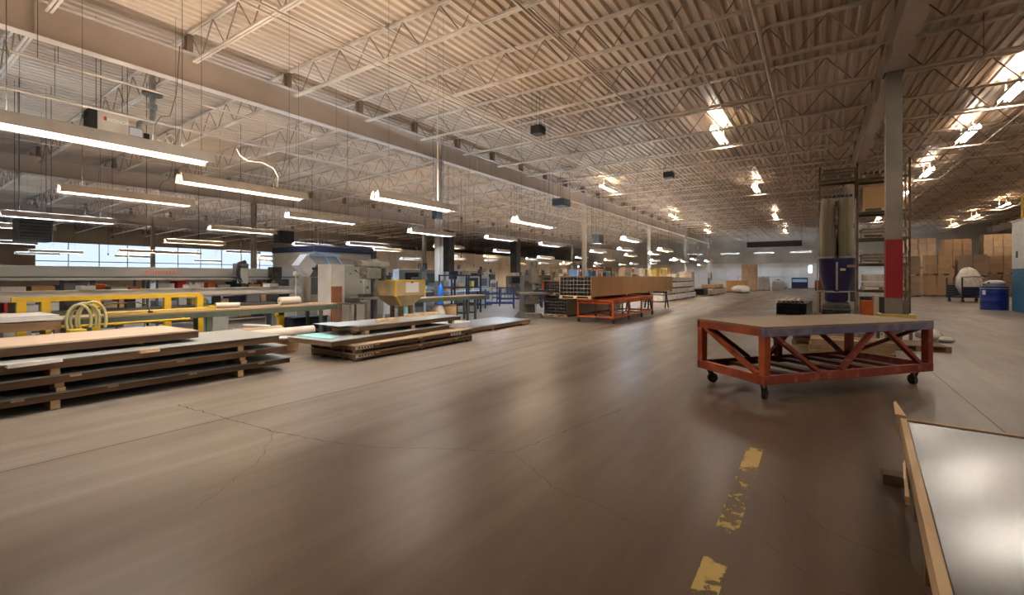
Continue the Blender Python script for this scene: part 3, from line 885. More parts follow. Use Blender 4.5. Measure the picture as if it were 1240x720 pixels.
MB().prism([(-.16, 0), (.16, 0), (.22, .16), (-.1, .16)], -.12, .12, 'x').build('tray_body', 'blue', t, bevel=.006)
MB().bx(-.10, .13, -.09, .21, .161, .166).build('lid', 'blue', t)
t = thing('white_panel_stack', 'white panel slab lying on the scrap cart at the picture edge', 'panel', (-10.05, .75, .962), R(2))
for k in range(3):
    MB().bx(-.55, .42 - .01 * k, -1.1, 1.22 - .02 * k, k * .027, k * .027 + .025).build('panel', 'white', t)
t = thing('air_hose', 'coiled pale green air hose looped over the bench edge', 'hose', (-10.2, 2.33, .6))
for k, (dy, rr) in enumerate(((0, .30), (.05, .27), (.10, .32), (-.08, .28))):
    pts = [(.05 + .03 * k, dy + rr * .55 * math.cos(a), .30 + rr * math.sin(a) * .95) for a in [PI * (-.15 + 1.3 * i / 12) for i in range(13)]]
    MB().tube(pts, .022, 6).build('hose_loop', 'hose', t)
t = thing('power_cable', 'thin dark cable arching over the green bench', 'cable', (-10.43, 2.5, .955))
MB().tube([(.1, .05, .0), (.1, .06, .12), (.1, .2, .19), (.1, .6, .20), (.1, .75, .14), (.1, .8, .0)], .012, 6).build('cable_run', 'cable', t)
MB().bx(.07, .13, .77, .83, .0, .03).build('plug', 'black', t)

# ---------------------------------------------------------------- yellow guard frame
t = thing('guard_railing', 'bright yellow steel guard frame in front of the machining bed', 'guard rail', (-11.45, 1.7, 0))
MB().bx(-.05, .05, 0, 2.9, 1.18, 1.26).build('top_rail', 'yellow', t)
for y in (.12, .42, 1.1, 2.25, 2.86):
    MB().bx(-.05, .05, y - .06, y + .06, .02, 1.18).build('post', 'yellow', t)
    MB().bx(-.09, .09, y - .1, y + .1, 0, .02).build('foot_plate', 'yellow', t)
t = thing('yellow_stop_post', 'short yellow bracket post below the bench end', 'post', (-11.25, 6.3, 0))
MB().bx(-.05, .05, -.07, .07, .015, .72).build('post', 'yellow', t)
MB().bx(-.05, .05, -.13, .07, .64, .72).build('hook', 'yellow', t)
MB().bx(-.09, .09, -.1, .1, 0, .015).build('foot_plate', 'yellow', t)

# ---------------------------------------------------------------- profile machining centre: bed, beam, carriage, cabin
def machine_bed():
    t = thing('machining_bed', 'long silver aluminium profile bed below the grey gantry beam', 'machine', (-12.3, -2.0, 0))
    L = 9.3
    MB().bx(-.35, .30, 0, L, 1.16, 1.33).build('bed_beam', 'mill_alu', t)
    MB().bx(.12, .33, 0, L, 1.33, 1.36).build('top_rail', 'mill_alu', t)
    MB().bx(.30, .34, 0, L, 1.20, 1.27).build('side_channel', 'machine_white', t)
    MB().bx(-.3, .2, 0, L, .72, .95).build('lower_frame', 'machine_dark', t)
    for k in range(6):
        y = .3 + k * 1.7
        MB().bx(-.3, .22, y, y + .35, 0, .72).build('pedestal', 'machine_grey', t)
        MB().bx(-.1, .05, y + .1, y + .25, .95, 1.16).build('neck', 'machine_dark', t)
    for k in range(5):
        y = 1.0 + k * 1.85
        c = MB().bx(.02, .36, y, y + .22, 1.36, 1.44).build('clamp', 'machine_grey', t)
        MB().cyl((.3, y + .11, 1.44), (.3, y + .11, 1.52), .03, 8).build('clamp_screw', 'iron', c)
machine_bed()
def gantry():
    t = thing('gantry_beam', 'long grey gantry beam with orange lettering across the machine hall', 'machine', (-13.2, -2.5, 0))
    L = 10.35
    MB().bx(-.30, .2, 0, L, 1.625, 1.845).build('beam', 'machine_grey', t, bevel=.006)
    MB().bx(-.28, .17, 0, L, 1.60, 1.625).build('dark_recess', 'machine_dark', t)  # dark recessed strip between beam and guide rail
    MB().bx(-.30, .23, 0, L, 1.545, 1.60).build('guide_rail', 'machine_grey', t, bevel=.004)
    for y in (.6, 5.2, 9.6):
        MB().bx(-.25, .1, y, y + .5, 0, 1.545).build('support_column', 'machine_dark', t)
    lettering('elumatec', .17, 'text_orange', t, (.203, 6.9, 1.735), (R(90), 0, R(90)), spread=1.15)
gantry()
def carriage(label, y, big):
    t = thing('spindle_carriage', label, 'machine', (-12.85, y, 0))
    if big:
        MB().bx(-.14, .10, -.14, .16, 1.62, 1.98).build('carriage_plate', 'machine_dark', t, bevel=.01)
        MB().bx(-.10, .16, -.05, .12, 1.45, 1.85).build('slide', 'machine_grey', t, bevel=.008)
        MB().cyl((.05, .06, 1.30), (.05, .06, 1.46), .05, 14).build('spindle', 'iron', t)
        MB().cyl((.05, -.08, 1.95), (.05, .10, 2.02), .06, 12).build('motor', 'steel_dark', t)
        for k in range(4):
            MB().tube([(.12, -.12 + k * .05, 1.96), (.2, -.19 + k * .03, 1.9), (.19, -.20 + k * .02, 1.7), (.16, -.13 + k * .03, 1.5), (.1, -.02, 1.4)], .012, 5).build('cable', 'black', t)
    else:
        MB().bx(-.14, .10, -.12, .16, 1.62, 1.90).build('carriage_plate', 'black', t, bevel=.01)
        MB().bx(-.05, .14, -.05, .12, 1.40, 1.76).build('slide', 'steel_dark', t)
        MB().cyl((.05, .05, 1.33), (.05, .05, 1.42), .04, 12).build('spindle', 'iron', t)
        MB().tube([(.1, -.1, 1.88), (.16, -.2, 1.8), (.15, -.15, 1.6), (.1, 0, 1.5)], .014, 5).build('cable', 'black', t)
carriage('dark spindle carriage with black cables on the grey beam', 6.1, True)
carriage('black end carriage on the beam beside the machine cabin', 7.02, False)
def cabin():
    t = thing('machine_cabin', 'grey machine cabin with dark blue roof band', 'machine', (-13.0, 8.35, 0))
    w, l = 2.4, 2.25
    MB().bx(-w, 0, 0, l, .1, 2.42).build('cabin_body', 'machine_beige', t, bevel=.01)
    MB().bx(0, .012, .1, l - .08, .9, 2.40).build('side_panel', 'machine_grey', t)
    MB().bx(-w - .02, .03, -.02, l + .02, 2.42, 2.60).build('roof_band', 'navy', t, bevel=.008)
    MB().bx(.012, .03, l - .1, l, .1, 2.42).build('corner_post', 'navy', t)
    MB().bx(-w, 0, .0, l, 0, .1).build('plinth', 'machine_dark', t)
    MB().bx(-w + .3, -.3, -.015, 0, .5, 2.2).build('access_panel', 'machine_beige', t)
    MB().cyl((-1.0, -.03, 1.2), (-1.0, -.03, 1.5), .015, 6).build('handle', 'iron', t)
    lettering('elumatec', .14, 'text_orange', t, (.016, 1.15, 2.2), (R(90), 0, R(90)), spread=1.1)
cabin()
def console():
    t = thing('control_console', 'pale blue hooded control console in front of the machine cabin', 'machine', (-12.35, 7.75, 0))
    MB().bx(-.35, .0, .05, 1.0, .0, 1.62).build('cabinet', 'machine_beige', t, bevel=.01)
    MB().bx(.0, .012, .08, .97, 1.10, 1.60).build('front_panel', 'machine_dark', t)
    # hood: slanted side cheek, sloping frame and tinted window
    MB().hexa([(-.35, -.32, 1.95), (.02, -.32, 1.95), (.02, .02, 1.62), (-.35, .02, 1.62),
               (-.35, -.05, 2.28), (.02, -.05, 2.28), (.02, .24, 1.98), (-.35, .24, 1.98)]).build('hood_cheek', 'machine_white', t)
    MB().bx(-.35, .04, .0, 1.05, 2.24, 2.30).build('hood_top', 'light_blue', t)
    MB().bar((.02, .9, 2.25), (.02, 1.12, 1.98), .05, .05).build('hood_frame', 'light_blue', t)
    MB().bar((.02, .5, 2.25), (.02, .72, 1.98), .04, .04).build('hood_frame', 'light_blue', t)
    MB().hexa([(-.02, .05, 1.98), (.0, .05, 1.98), (.0, 1.1, 1.98), (-.02, 1.1, 1.98), (-.02, .02, 2.24), (.0, .02, 2.24), (.0, .9, 2.24), (-.02, .9, 2.24)]).build('window', 'machine_grey', t)
    MB().bx(-.1, .06, .10, 1.0, 1.82, 1.90).build('black_lip', 'black', t, bevel=.02)
    MB().bx(-.35, -.05, .06, 1.0, 1.62, 2.24).build('interior', 'machine_dark', t)
    MB().bx(.0, .05, .3, .95, 1.64, 1.72).build('keyboard_shelf', 'mill_alu', t)
console()
t = thing('white_cabinet', 'white sheet metal cabinet with brown board beside the drill press', 'cabinet', (-11.1, 7.62, 0))
MB().bx(-.6, 0, 0, 1.12, .1, 1.97).build('cabinet_body', 'machine_white', t, bevel=.01)
MB().bx(0, .012, .04, .42, 1.0, 1.93).build('door', 'machine_white', t)
MB().bx(0, .012, .45, 1.08, .9, 1.93).build('door', 'machine_grey', t)
MB().cyl((.02, .62, 1.7), (.03, .62, 1.72), .02, 8).build('latch', 'black', t)
MB().bx(-.55, -.05, .05, 1.07, 0, .1).build('plinth', 'machine_dark', t)
t = thing('brown_board', 'tall rust brown board leaning by the white cabinet', 'board', (-10.95, 7.72, 0))
MB().bx(-.02, .02, -.18, .14, 0, 1.36).build('board', 'brick_brown', t)
MB().bx(-.03, .03, -.2, .16, 0, .03).build('edge_strip', 'wood_dark', t)
t = thing('blue_bin', 'dark navy waste bin under the green bench end', 'bin', (-11.3, 7.0, 0))
MB().prism([(-.45, 0), (.40, 0), (.45, .55), (-.5, .55)], -.3, .3, 'x').build('bin_body', 'navy', t, bevel=.01)
MB().bx(-.32, .32, -.52, .47, .55, .58).build('rim', 'navy', t)
t = thing('floor_stand_lamp', 'slim white stalk lamp beside the machining bed', 'lamp', (-11.75, 7.0, 0))
MB().cyl((0, 0, 0), (0, 0, .03), .12, 14).build('foot', 'machine_white', t)
MB().cyl((0, 0, .03), (0, 0, 1.68), .018, 8).build('stalk', 'machine_white', t)
MB().lathe([(.07, 1.66), (.08, 1.70), (.06, 1.76), (.0, 1.78)], 12).build('lamp_head', 'cream', t)
t = thing('grab_pole', 'dark vertical pole with clamp in front of the grey beam', 'pole', (-11.2, 1.02, 0))
MB().cyl((0, 0, 0), (0, 0, 1.86), .028, 10).build('pole', 'navy', t)
MB().cyl((0, 0, .95), (0, 0, 1.45), .045, 10).build('sleeve', 'steel_dark', t)
MB().cyl((0, 0, 1.86), (0, 0, 1.89), .035, 8).build('pole_cap', 'galv', t)
MB().bx(-.04, .05, -.05, .05, 1.42, 1.47).build('clamp', 'steel_dark', t)

# ---------------------------------------------------------------- drill press
def drill_press():
    t = thing('drill_press', 'old grey floor drill press with spoked feed handle', 'drill press', (-9.9, 8.1, 0))
    MB().bx(-.25, .25, -.45, .25, 0, .09).build('base', 'iron', t, bevel=.02)
    MB().cyl((0, .05, .09), (0, .05, 1.85), .055, 16).build('column', 'iron', t)
    MB().cyl((0, .05, 1.0), (0, .05, 1.2), .09, 14).build('table_bracket', 'iron', t)
    MB().bx(-.22, .22, -.50, .02, 1.02, 1.08).build('table', 'iron', t, bevel=.01)
    MB().bx(-.10, .12, -.42, -.12, 1.08, 1.17).build('vise', 'steel_dark', t)
    MB().bx(-.15, .15, -.36, .14, 1.56, 1.86).build('head', 'machine_olive', t, bevel=.03)
    MB().bx(-.16, .16, -.52, .42, 1.88, 2.04).build('belt_guard', 'machine_olive', t, bevel=.03)
    MB().cyl((0, .28, 1.52), (0, .28, 1.86), .11, 16).build('motor', 'black', t)
    MB().cyl((0, -.2, 1.38), (0, -.2, 1.56), .05, 12).build('quill', 'galv', t)
    MB().cyl((0, -.2, 1.30), (0, -.2, 1.38), .04, 12, .028).build('chuck', 'iron', t)
    MB().cyl((0, -.2, 1.19), (0, -.2, 1.30), .008, 6).build('drill_bit', 'galv', t)
    MB().cyl((.10, -.36, 1.68), (.16, -.52, 1.68), .06, 12).build('feed_hub', 'iron', t)
    for k in range(3):
        a = k * 2.1 + .5
        h = MB().cyl((.15, -.50, 1.68), (.15 + .03, -.55 + .19 * math.cos(a), 1.68 + .19 * math.sin(a)), .011, 6).build('feed_spoke', 'iron', t)
        MB().lathe([(.0, -.025), (.02, -.015), (.024, 0), (.02, .015), (0, .025)], 8, (.18, -.55 + .19 * math.cos(a), 1.68 + .19 * math.sin(a))).build('spoke_knob', 'black', h)
    MB().bx(-.1, .1, -.1, .1, 2.04, 2.1).build('switch_box', 'machine_grey', t)
    return t
drill_press()
t = thing('parts_stand', 'cluttered steel parts stand under the drill press', 'stand', (-9.75, 7.35, 0))
MB().bx(-.25, .25, -.3, .25, .93, .97).build('stand_top', 'iron', t)
MB().bx(-.23, .23, -.28, .23, .4, .43).build('shelf', 'iron', t)
for x in (-.24, .2):
    for y in (-.29, .2):
        MB().bx(x, x + .04, y, y + .04, 0, .93).build('leg', 'machine_olive', t)
MB().bx(-.1, .15, -.2, .1, .97, 1.1).build('fixture_block', 'steel_dark', t, bevel=.01)
def hopper():
    t = thing('sheet_hopper', 'ochre hopper with yellow edges and white notice on dark legs', 'hopper', (-9.95, 9.1, 0))
    MB().hexa([(-.25, -.22, .80), (.22, -.22, .80), (.22, .25, .80), (-.25, .25, .80), (-.45, -.55, 1.1), (.40, -.55, 1.1), (.40, .55, 1.1), (-.45, .55, 1.1)]).build('hopper_funnel', 'ochre', t)
    MB().bx(-.45, .40, -.55, .55, 1.1, 1.5).build('hopper_body', 'ochre', t)
    MB().bx(-.46, .42, -.57, .57, 1.5, 1.53).build('rim', 'yellow', t)
    for y in (-.57, .53):
        MB().bx(.38, .42, y, y + .04, 1.08, 1.5).build('edge_strip', 'yellow', t)
    MB().bar((.42, -.56, 1.1), (.24, -.22, .8), .05, .03).build('edge_strip', 'yellow', t)
    MB().bx(.401, .406, -.18, .32, 1.18, 1.47).build('notice', 'white', t)
    MB().bx(.406, .415, .03, .09, 1.44, 1.49).build('clip', 'iron', t)
    for x in (-.22, .15):
        for y in (-.2, .15):
            MB().bx(x, x + .09, y, y + .09, 0, .8).build('leg', 'wood_dark', t)
    MB().bx(.22, .3, -.1, .0, .5, .75).build('spray_bottle', 'cyan_foam', t)
hopper()
bench('second green workbench with bare top beyond the hopper', -11.25, -10.6, 9.75, 14.0, .93, (.4, 3.2, 3.65), top='plywood')
t = thing('waste_drum', 'beige fibre drum under the second green bench', 'drum', (-10.95, 12.3, 0))
MB().lathe([(.0, 0), (.26, 0), (.26, .62), (.24, .63), (.0, .63)], 20).build('drum_body', 'cardboard_light', t)
MB().lathe([(.265, .58), (.275, .6), (.265, .62)], 20).build('rim', 'galv', t)
t = thing('film_bag', 'crumpled bluish plastic film bag beside the fibre drum', 'bag', (-10.9, 11.65, 0))
def blob(r, sx=1, sy=1, sz=1, seed=0, n=14, rings=8, amp=.12):
    rnd = random.Random(seed); m = MB(); base = []
    for i in range(rings + 1):
        th = PI * i / rings
        for k in range(n):
            ph = 2 * PI * k / n
            q = r * (1 + rnd.uniform(-amp, amp))
            base.append((q * sx * math.sin(th) * math.cos(ph), q * sy * math.sin(th) * math.sin(ph), max(-.98 * r * sz, q * sz * math.cos(th)) + r * sz * .98))
    for i in range(rings):
        for k in range(n):
            j = (k + 1) % n
            m.v += []
    b = len(m.v); m.v += base
    for i in range(rings):
        for k in range(n):
            j = (k + 1) % n
            m.f.append((b + i * n + k, b + (i + 1) * n + k, b + (i + 1) * n + j, b + i * n + j)); m.sm.append(True)
    return m
blob(.28, 1, 1, 1.2, 4).build('bag_body', 'wrap_white', t)
MB().cyl((0, 0, .62), (0, .02, .70), .05, 8, .02).build('bag_neck', 'wrap_white', t)

# ---------------------------------------------------------------- things near the first cream column
t = thing('gas_cylinder', 'bright blue gas cylinder standing against the first cream column', 'gas cylinder', (-13.35, 14.45, 0))
MB().lathe([(0, 0), (.11, 0), (.115, .03), (.115, 1.12), (.09, 1.22), (.04, 1.28), (.03, 1.31), (0, 1.31)], 18).build('cylinder_body', 'blue_bright', t)
MB().cyl((0, 0, 1.31), (0, 0, 1.4), .025, 8).build('valve', 'ochre', t)
MB().cyl((-.04, 0, 1.40), (.04, 0, 1.40), .03, 8).build('handwheel', 'iron', t)
t = thing('light_table', 'long white and pale blue inspection table before the first cream column', 'table', (-13.9, 11.6, 0))
MB().bx(-.5, .3, 0, 2.3, 1.12, 1.22).build('table_top', 'light_blue', t)
MB().bx(-.48, .28, .0, .5, .2, 1.12).build('side_cabinet', 'machine_white', t)
MB().bx(-.48, .28, .55, 2.2, .85, .9).build('shelf', 'navy', t)
for y in (.02, 2.2):
    for x in (-.45, .2):
        MB().bx(x, x + .06, y, y + .06, 0, 1.12).build('leg', 'machine_white', t)
blob(.2, 1, 2.2, .7, 8).build('film_pile', 'wrap_white', t, (.0, 1.5, .9))
def blue_rack(label, x, y, rz, w, d, h, m, shelves, posts=3, casters=False, group=None, panel=False):
    t = thing('blue_rack', label, 'rack', (x, y, 0), rz, group)
    z0 = .14 if casters else 0
    for k in range(posts):
        px_ = -w / 2 + k * w / (posts - 1)
        for yy in (-d / 2, d / 2):
            MB().bx(px_ - .03, px_ + .03, yy - .03, yy + .03, z0, h).build('post', m, t)
    for z in shelves:
        for yy in (-d / 2, d / 2):
            MB().bx(-w / 2, w / 2, yy - .025, yy + .025, z - .03, z + .03).build('rail', m, t)
        for px_ in (-w / 2, w / 2):
            MB().bx(px_ - .025, px_ + .025, -d / 2, d / 2, z - .025, z + .025).build('end_rail', m, t)
    if casters:
        for px_ in (-w / 2, w / 2):
            for yy in (-d / 2, d / 2):
                c = MB().bx(px_ - .025, px_ + .025, yy - .03, yy + .03, .10, .14).build('caster', 'steel_dark', t)
                MB().cyl((px_ - .02, yy, .06), (px_ + .02, yy, .06), .06, 14).build('wheel', 'rubber', c)
    if panel:
        for k in range(9):
            px_ = -w / 2 + .1 + k * (w - .2) / 8
            MB().bx(px_ - .012, px_ + .012, d / 2 - .012, d / 2 + .012, shelves[0] + .03, shelves[-1] - .03).build('back_bar', m, t)
    return t
blue_rack('dark navy steel stock rack beside the first cream column', -13.2, 15.6, R(90), 2.0, .7, 1.72, 'navy', (.4, 1.15, 1.68))
blue_rack('blue pipe frame cart on casters standing on the pale floor', -13.6, 19.15, R(36), 1.45, .9, .98, 'blue', (.28, .75), casters=True, group='blue pipe carts')
blue_rack('blue barred cart with tall end posts behind the pipe cart', -15.4, 22.9, R(36), 1.7, .9, 1.35, 'blue', (.3, .95), posts=2, casters=True, panel=True, group='blue pipe carts')
blue_rack('small dark blue pipe cart beside the milling machine', -12.4, 20.5, R(36), .9, .6, .9, 'navy', (.3, .8), casters=True, group='blue pipe carts')
# ---------------------------------------------------------------- milling machine
def knee_mill(label, x, y, rz, m='machine_olive', s=1.0, m2='iron'):
    t = thing('milling_machine', label, 'milling machine', (x, y, 0), rz, 'knee mills and drills of the machine hall')
    def bx(n, a, b, c, d, e, f, mm, bv=.02):
        return MB().bx(a * s, b * s, c * s, d * s, e * s, f * s).build(n, mm, t, bevel=bv)
    MB().hexa([(-.42 * s, -.5 * s, 0), (.42 * s, -.5 * s, 0), (.42 * s, .5 * s, 0), (-.42 * s, .5 * s, 0),
               (-.30 * s, -.42 * s, .2 * s), (.30 * s, -.42 * s, .2 * s), (.30 * s, .42 * s, .2 * s), (-.30 * s, .42 * s, .2 * s)]).build('base', m2, t)
    MB().hexa([(-.26 * s, .0, .2 * s), (.26 * s, .0, .2 * s), (.26 * s, .4 * s, .2 * s), (-.26 * s, .4 * s, .2 * s),
               (-.2 * s, .05 * s, 1.45 * s), (.2 * s, .05 * s, 1.45 * s), (.2 * s, .4 * s, 1.45 * s), (-.2 * s, .4 * s, 1.45 * s)]).build('column', m, t)
    bx('knee', -.2, .2, -.42, .05, .55, .85, m2)
    bx('saddle', -.24, .24, -.4, -.05, .85, .93, m2)
    bx('table', -.6, .6, -.38, -.1, .93, 1.02, 'galv')
    MB().cyl((-.72 * s, -.24 * s, .97 * s), (-.6 * s, -.24 * s, .97 * s), .09 * s, 12).build('handwheel', m2, t)
    MB().cyl((.6 * s, -.24 * s, .97 * s), (.72 * s, -.24 * s, .97 * s), .09 * s, 12).build('handwheel', m2, t)
    bx('ram', -.16, .16, -.35, .5, 1.45, 1.68, m)
    bx('head', -.15, .15, -.52, -.2, 1.35, 1.95, m, .04)
    MB().cyl((0, -.36 * s, 1.95 * s), (0, -.36 * s, 2.2 * s), .12 * s, 14).build('motor', m2, t)
    MB().cyl((0, -.36 * s, 1.12 * s), (0, -.36 * s, 1.35 * s), .06 * s, 12, .08 * s).build('quill', 'galv', t)
    bx('control_box', .2, .38, -.3, -.1, 1.3, 1.6, m)
    MB().cyl((.08 * s, -.42 * s, .3 * s), (.08 * s, -.42 * s, .6 * s), .03 * s, 8).build('elevating_screw', 'galv', t)
    return t
knee_mill('olive grey knee mill standing before the tube pallets', -9.45, 15.35, R(60))

# ---------------------------------------------------------------- bundles of square tube
def tube_mesh(a, L, wl):
    m = MB(); h = a / 2; i = h - wl
    o_ = [(-h, -h), (h, -h), (h, h), (-h, h)]; n_ = [(-i, -i), (i, -i), (i, i), (-i, i)]
    for k in range(4):
        j = (k + 1) % 4
        m.face([(o_[k][0], 0, o_[k][1]), (o_[j][0], 0, o_[j][1]), (o_[j][0], L, o_[j][1]), (o_[k][0], L, o_[k][1])])
        m.face([(n_[j][0], 0, n_[j][1]), (n_[k][0], 0, n_[k][1]), (n_[k][0], L, n_[k][1]), (n_[j][0], L, n_[j][1])])
        for y, fl in ((0, 0), (L, 1)):
            q = [(o_[k][0], y, o_[k][1]), (n_[k][0], y, n_[k][1]), (n_[j][0], y, n_[j][1]), (o_[j][0], y, o_[j][1])]
            m.face(q if not fl else q[::-1])
    return m
def end_pallet(t, w, L, z=0, h=.10, m='cardboard_light'):
    for y in (.0, L * .33, L * .66, L - .12):
        for x in (-w / 2, -.06, w / 2 - .12):
            MB().bx(x, x + .12, y, y + .12, z + .02, z + h - .02).build('pallet_block', m, t)
        MB().bx(-w / 2, w / 2, y, y + .12, z + h - .02, z + h).build('pallet_board', m, t)
        MB().bx(-w / 2, w / 2, y, y + .12, z, z + .02).build('pallet_board', m, t)
def tube_bundle(label, x, y, z, nx, nz, a, L, m='mill_alu', card=None, cap=None, rz=0, pal=True, wl=.007, group='pallets of square tube'):
    t = thing('tube_pallet', label, 'tube bundle', (x, y, z), rz, group)
    w = nx * a
    z0 = .10 if pal else 0
    if pal: end_pallet(t, w + .04, L)
    me = tube_mesh(a * .97, L - .04, wl).mesh('square_tube', m)
    for k in range(nz):
        for i in range(nx):
            link('square_tube', me, t, (-w / 2 + a * (i + .5), .02 + .01 * ((i * 7 + k * 3) % 3), z0 + a * (k + .5)))
    if card:
        MB().bx(w / 2 + .005, w / 2 + .02, .0, L, z0 - .03, z0 + nz * a + .03).build('card_side', card, t)
        MB().bx(-w / 2 - .02, -w / 2 - .005, .0, L, z0 - .03, z0 + nz * a + .03).build('card_side', card, t)
    if cap:
        MB().bx(-w / 2 - .03, w / 2 + .03, -.05, L, z0 + nz * a, z0 + nz * a + .02).build('card_cap', cap, t)
    return t
tube_bundle('cardboard sided pallet of square tubes raised on the orange cart', -7.05, 14.5, .85, 9, 5, .133, 10.6, 'galv', 'cardboard')
tube_bundle('lowest pallet of square tubes behind the knee mill', -8.8, 16.3, 0, 8, 6, .125, 6.0, 'galv', 'cardboard_dark')
tube_bundle('cardboard capped pallet of square tubes stacked behind the knee mill', -8.8, 16.2, .875, 8, 4, .118, 5.8, 'galv', 'cardboard_dark', 'cardboard_light')
def orange_cart():
    t = thing('orange_cart', 'bright orange tubular cart on casters under the cardboard sided tubes', 'cart', (-6.5, 14.95, 0))
    w, L, zt = .66, 4.6, .84
    for x in (-w, w):
        MB().bx(x - .025, x + .025, 0, L, zt - .10, zt).build('top_rail', 'orange', t)
        for y in (.05, 1.6, 3.1, L - .05):
            MB().bx(x - .03, x + .03, y - .03, y + .03, .18, zt - .1).build('leg', 'orange', t)
        MB().bx(x - .025, x + .025, 0, L, .18, .24).build('bottom_rail', 'orange', t)
    for y in (0, 1.55, 3.05, L - .05):
        MB().bx(-w, w, y, y + .05, zt - .08, zt - .01).build('cross_rail', 'orange', t)
        MB().bx(-w, w, y, y + .05, .185, .235).build('cross_rail', 'orange', t)
    MB().bx(-w + .03, w - .03, .1, L - .1, zt - .18, zt - .11).build('tool_tray', 'orange', t)
    for x in (-w, w):
        for y in (.06, 1.6, 3.1, L - .06):
            c = MB().bx(x - .04, x + .04, y - .04, y + .04, .145, .18).build('caster', 'steel_dark', t)
            MB().cyl((x - .022, y + .02, .072), (x + .022, y + .02, .072), .072, 16).build('wheel', 'rubber', c)
orange_cart()
def saw_horse(label, x, y, h, w=1.1, m='steel_dark'):
    t = thing('steel_trestle', label, 'trestle', (x, y, 0), 0, 'trestles under the tubes')
    MB().bx(-w / 2, w / 2, -.04, .04, h - .08, h).build('cross_beam', m, t)
    for sx in (-1, 1):
        for sy in (-1, 1):
            MB().bar((sx * (w / 2 - .06), sy * .03, h - .08), (sx * (w / 2 - .02), sy * .3, 0), .05, .05).build('leg', m, t)
        MB().bx(sx * (w / 2 - .04) - .02, sx * (w / 2 - .04) + .02, -.2, .2, .3, .34).build('tie_bar', m, t)
saw_horse('black steel trestle behind the orange cart', -7.05, 21.4, .85)
saw_horse('black steel trestle at the far end of the cardboard sided tubes', -7.05, 24.3, .85)

# ---------------------------------------------------------------- long wrapped extrusion packs along the aisle
def long_pack(label, x, y, z, w, L, h, m='wrap', group='long wrapped extrusion packs'):
    t = thing('extrusion_pack', label, 'extrusion pack', (x, y, z), 0, group)
    MB().bx(-w / 2, w / 2, 0, L, .06, h).build('pack_body', m, t, bevel=.03)
    n = max(3, int(L / 2))
    for k in range(n):
        yy = .3 + k * (L - .7) / (n - 1)
        MB().bx(-w / 2, w / 2, yy, yy + .1, 0, .06).build('bearer', 'wood_brown', t)
        MB().bx(-w / 2 - .004, w / 2 + .004, yy + .3, yy + .34, .06, h + .004).build('strap', 'black', t)
    return t
for k, (w_, h_) in enumerate(((1.5, .42), (1.4, .40), (1.35, .40), (1.3, .36))):
    long_pack(('lowest', 'second', 'third', 'topmost')[k] + ' silver wrapped extrusion pack in the long stack along the aisle', -8.85, 29.3 + .15 * k, (0, .425, .83, 1.235)[k], w_, 9.5 - .4 * k, h_, 'wrap' if k % 2 else 'wrap_white')
long_pack('low grey extrusion pack with black ends farther down the aisle', -8.2, 42.0, 0, 1.5, 7.0, .55, 'wrap')
long_pack('brown wrapped pack lying on the low grey one', -8.2, 44.5, .555, 1.2, 4.0, .35, 'cardboard')
tube_bundle('low pallet of dark tube ends before the grey pack', -8.3, 40.2, 0, 8, 4, .13, 1.6, 'steel_dark', None)
def carton_stack(label, x, y, rz, w, d, h, m='cardboard', nz=4, nx=2, wrap=True, group=None, base=True, z=0):
    t = thing('carton_pallet', label, 'carton pallet', (x, y, z), rz, group)
    z0 = .13 if base else 0
    if base:
        for xx in (-w / 2, -.05, w / 2 - .1):
            MB().bx(xx, xx + .1, -d / 2, d / 2, .02, .11).build('pallet_stringer', 'wood_brown', t)
        for k in range(5):
            yy = -d / 2 + k * (d - .12) / 4
            MB().bx(-w / 2, w / 2, yy, yy + .12, .11, .13).build('pallet_board', 'wood_brown', t)
            MB().bx(-w / 2, w / 2, yy, yy + .12, .0, .02).build('pallet_board', 'wood_brown', t)
    ch = (h - z0) / nz; cw = w / nx
    rnd = random.Random(int(abs(x * 7 + y * 13)))
    me = MB().bx(-cw / 2 + .02, cw / 2 - .02, -d / 2 + .03, d / 2 - .03, .004, ch - .012).mesh('carton', m)
    for k in range(nz):
        for i in range(nx):
            link('carton', me, t, (-w / 2 + cw * (i + .5) + rnd.uniform(-.018, .018), rnd.uniform(-.028, .028), z0 + k * ch))
    if wrap:
        MB().bx(-w / 2 - .012, w / 2 + .012, -d / 2 - .012, d / 2 + .012, z0 + .02, h * .97).build('stretch_film', 'poly_film', t)
    return t
GCS = 'carton pallets'
carton_stack('brown carton on the floor by the tall far carton stack', -6.9, 52.5, 0, 1.9, 1.3, 1.25, 'cardboard', 2, 1, False, GCS)
carton_stack('tall wrapped carton stack standing far down the aisle', -6.4, 58.5, 0, 1.5, 1.4, 3.1, 'cardboard_light', 6, 2, True, GCS)
carton_stack('pale wrapped carton stack behind the tall far one', -5.2, 61.5, 0, 1.2, 1.2, 1.6, 'wrap_white', 3, 2, True, GCS)
t = thing('film_heap', 'heap of crumpled pale film beside the far cartons', 'film heap', (-6.3, 50.2, 0))
blob(.55, 1.6, 1.2, .7, 12).build('heap_body', 'wrap_white', t)
blob(.35, 1.2, 1.2, .7, 13).build('heap_fold', 'wrap_white', t, (.5, -.5, 0))
t = thing('white_tank', 'squat white plastic tank far down the aisle', 'tank', (-3.9, 64, 0))
MB().lathe([(0, 0), (.6, 0), (.65, .1), (.65, .9), (.5, 1.1), (.2, 1.2), (0, 1.2)], 20).build('tank_body', 'white', t)
MB().cyl((0, 0, 1.2), (0, 0, 1.3), .15, 12).build('cap', 'black', t)
t = thing('blue_crate', 'blue and white crate against the far wall', 'crate', (-1.6, 74.5, 0))
MB().bx(-1.3, .6, -.5, .5, .1, 1.5).build('crate_body', 'navy', t)
MB().bx(.6, 1.5, -.5, .5, .1, 1.5).build('white_door', 'white', t)
MB().bx(-1.2, .5, -.52, -.5, .9, 1.3).build('sign_plate', 'light_blue', t)
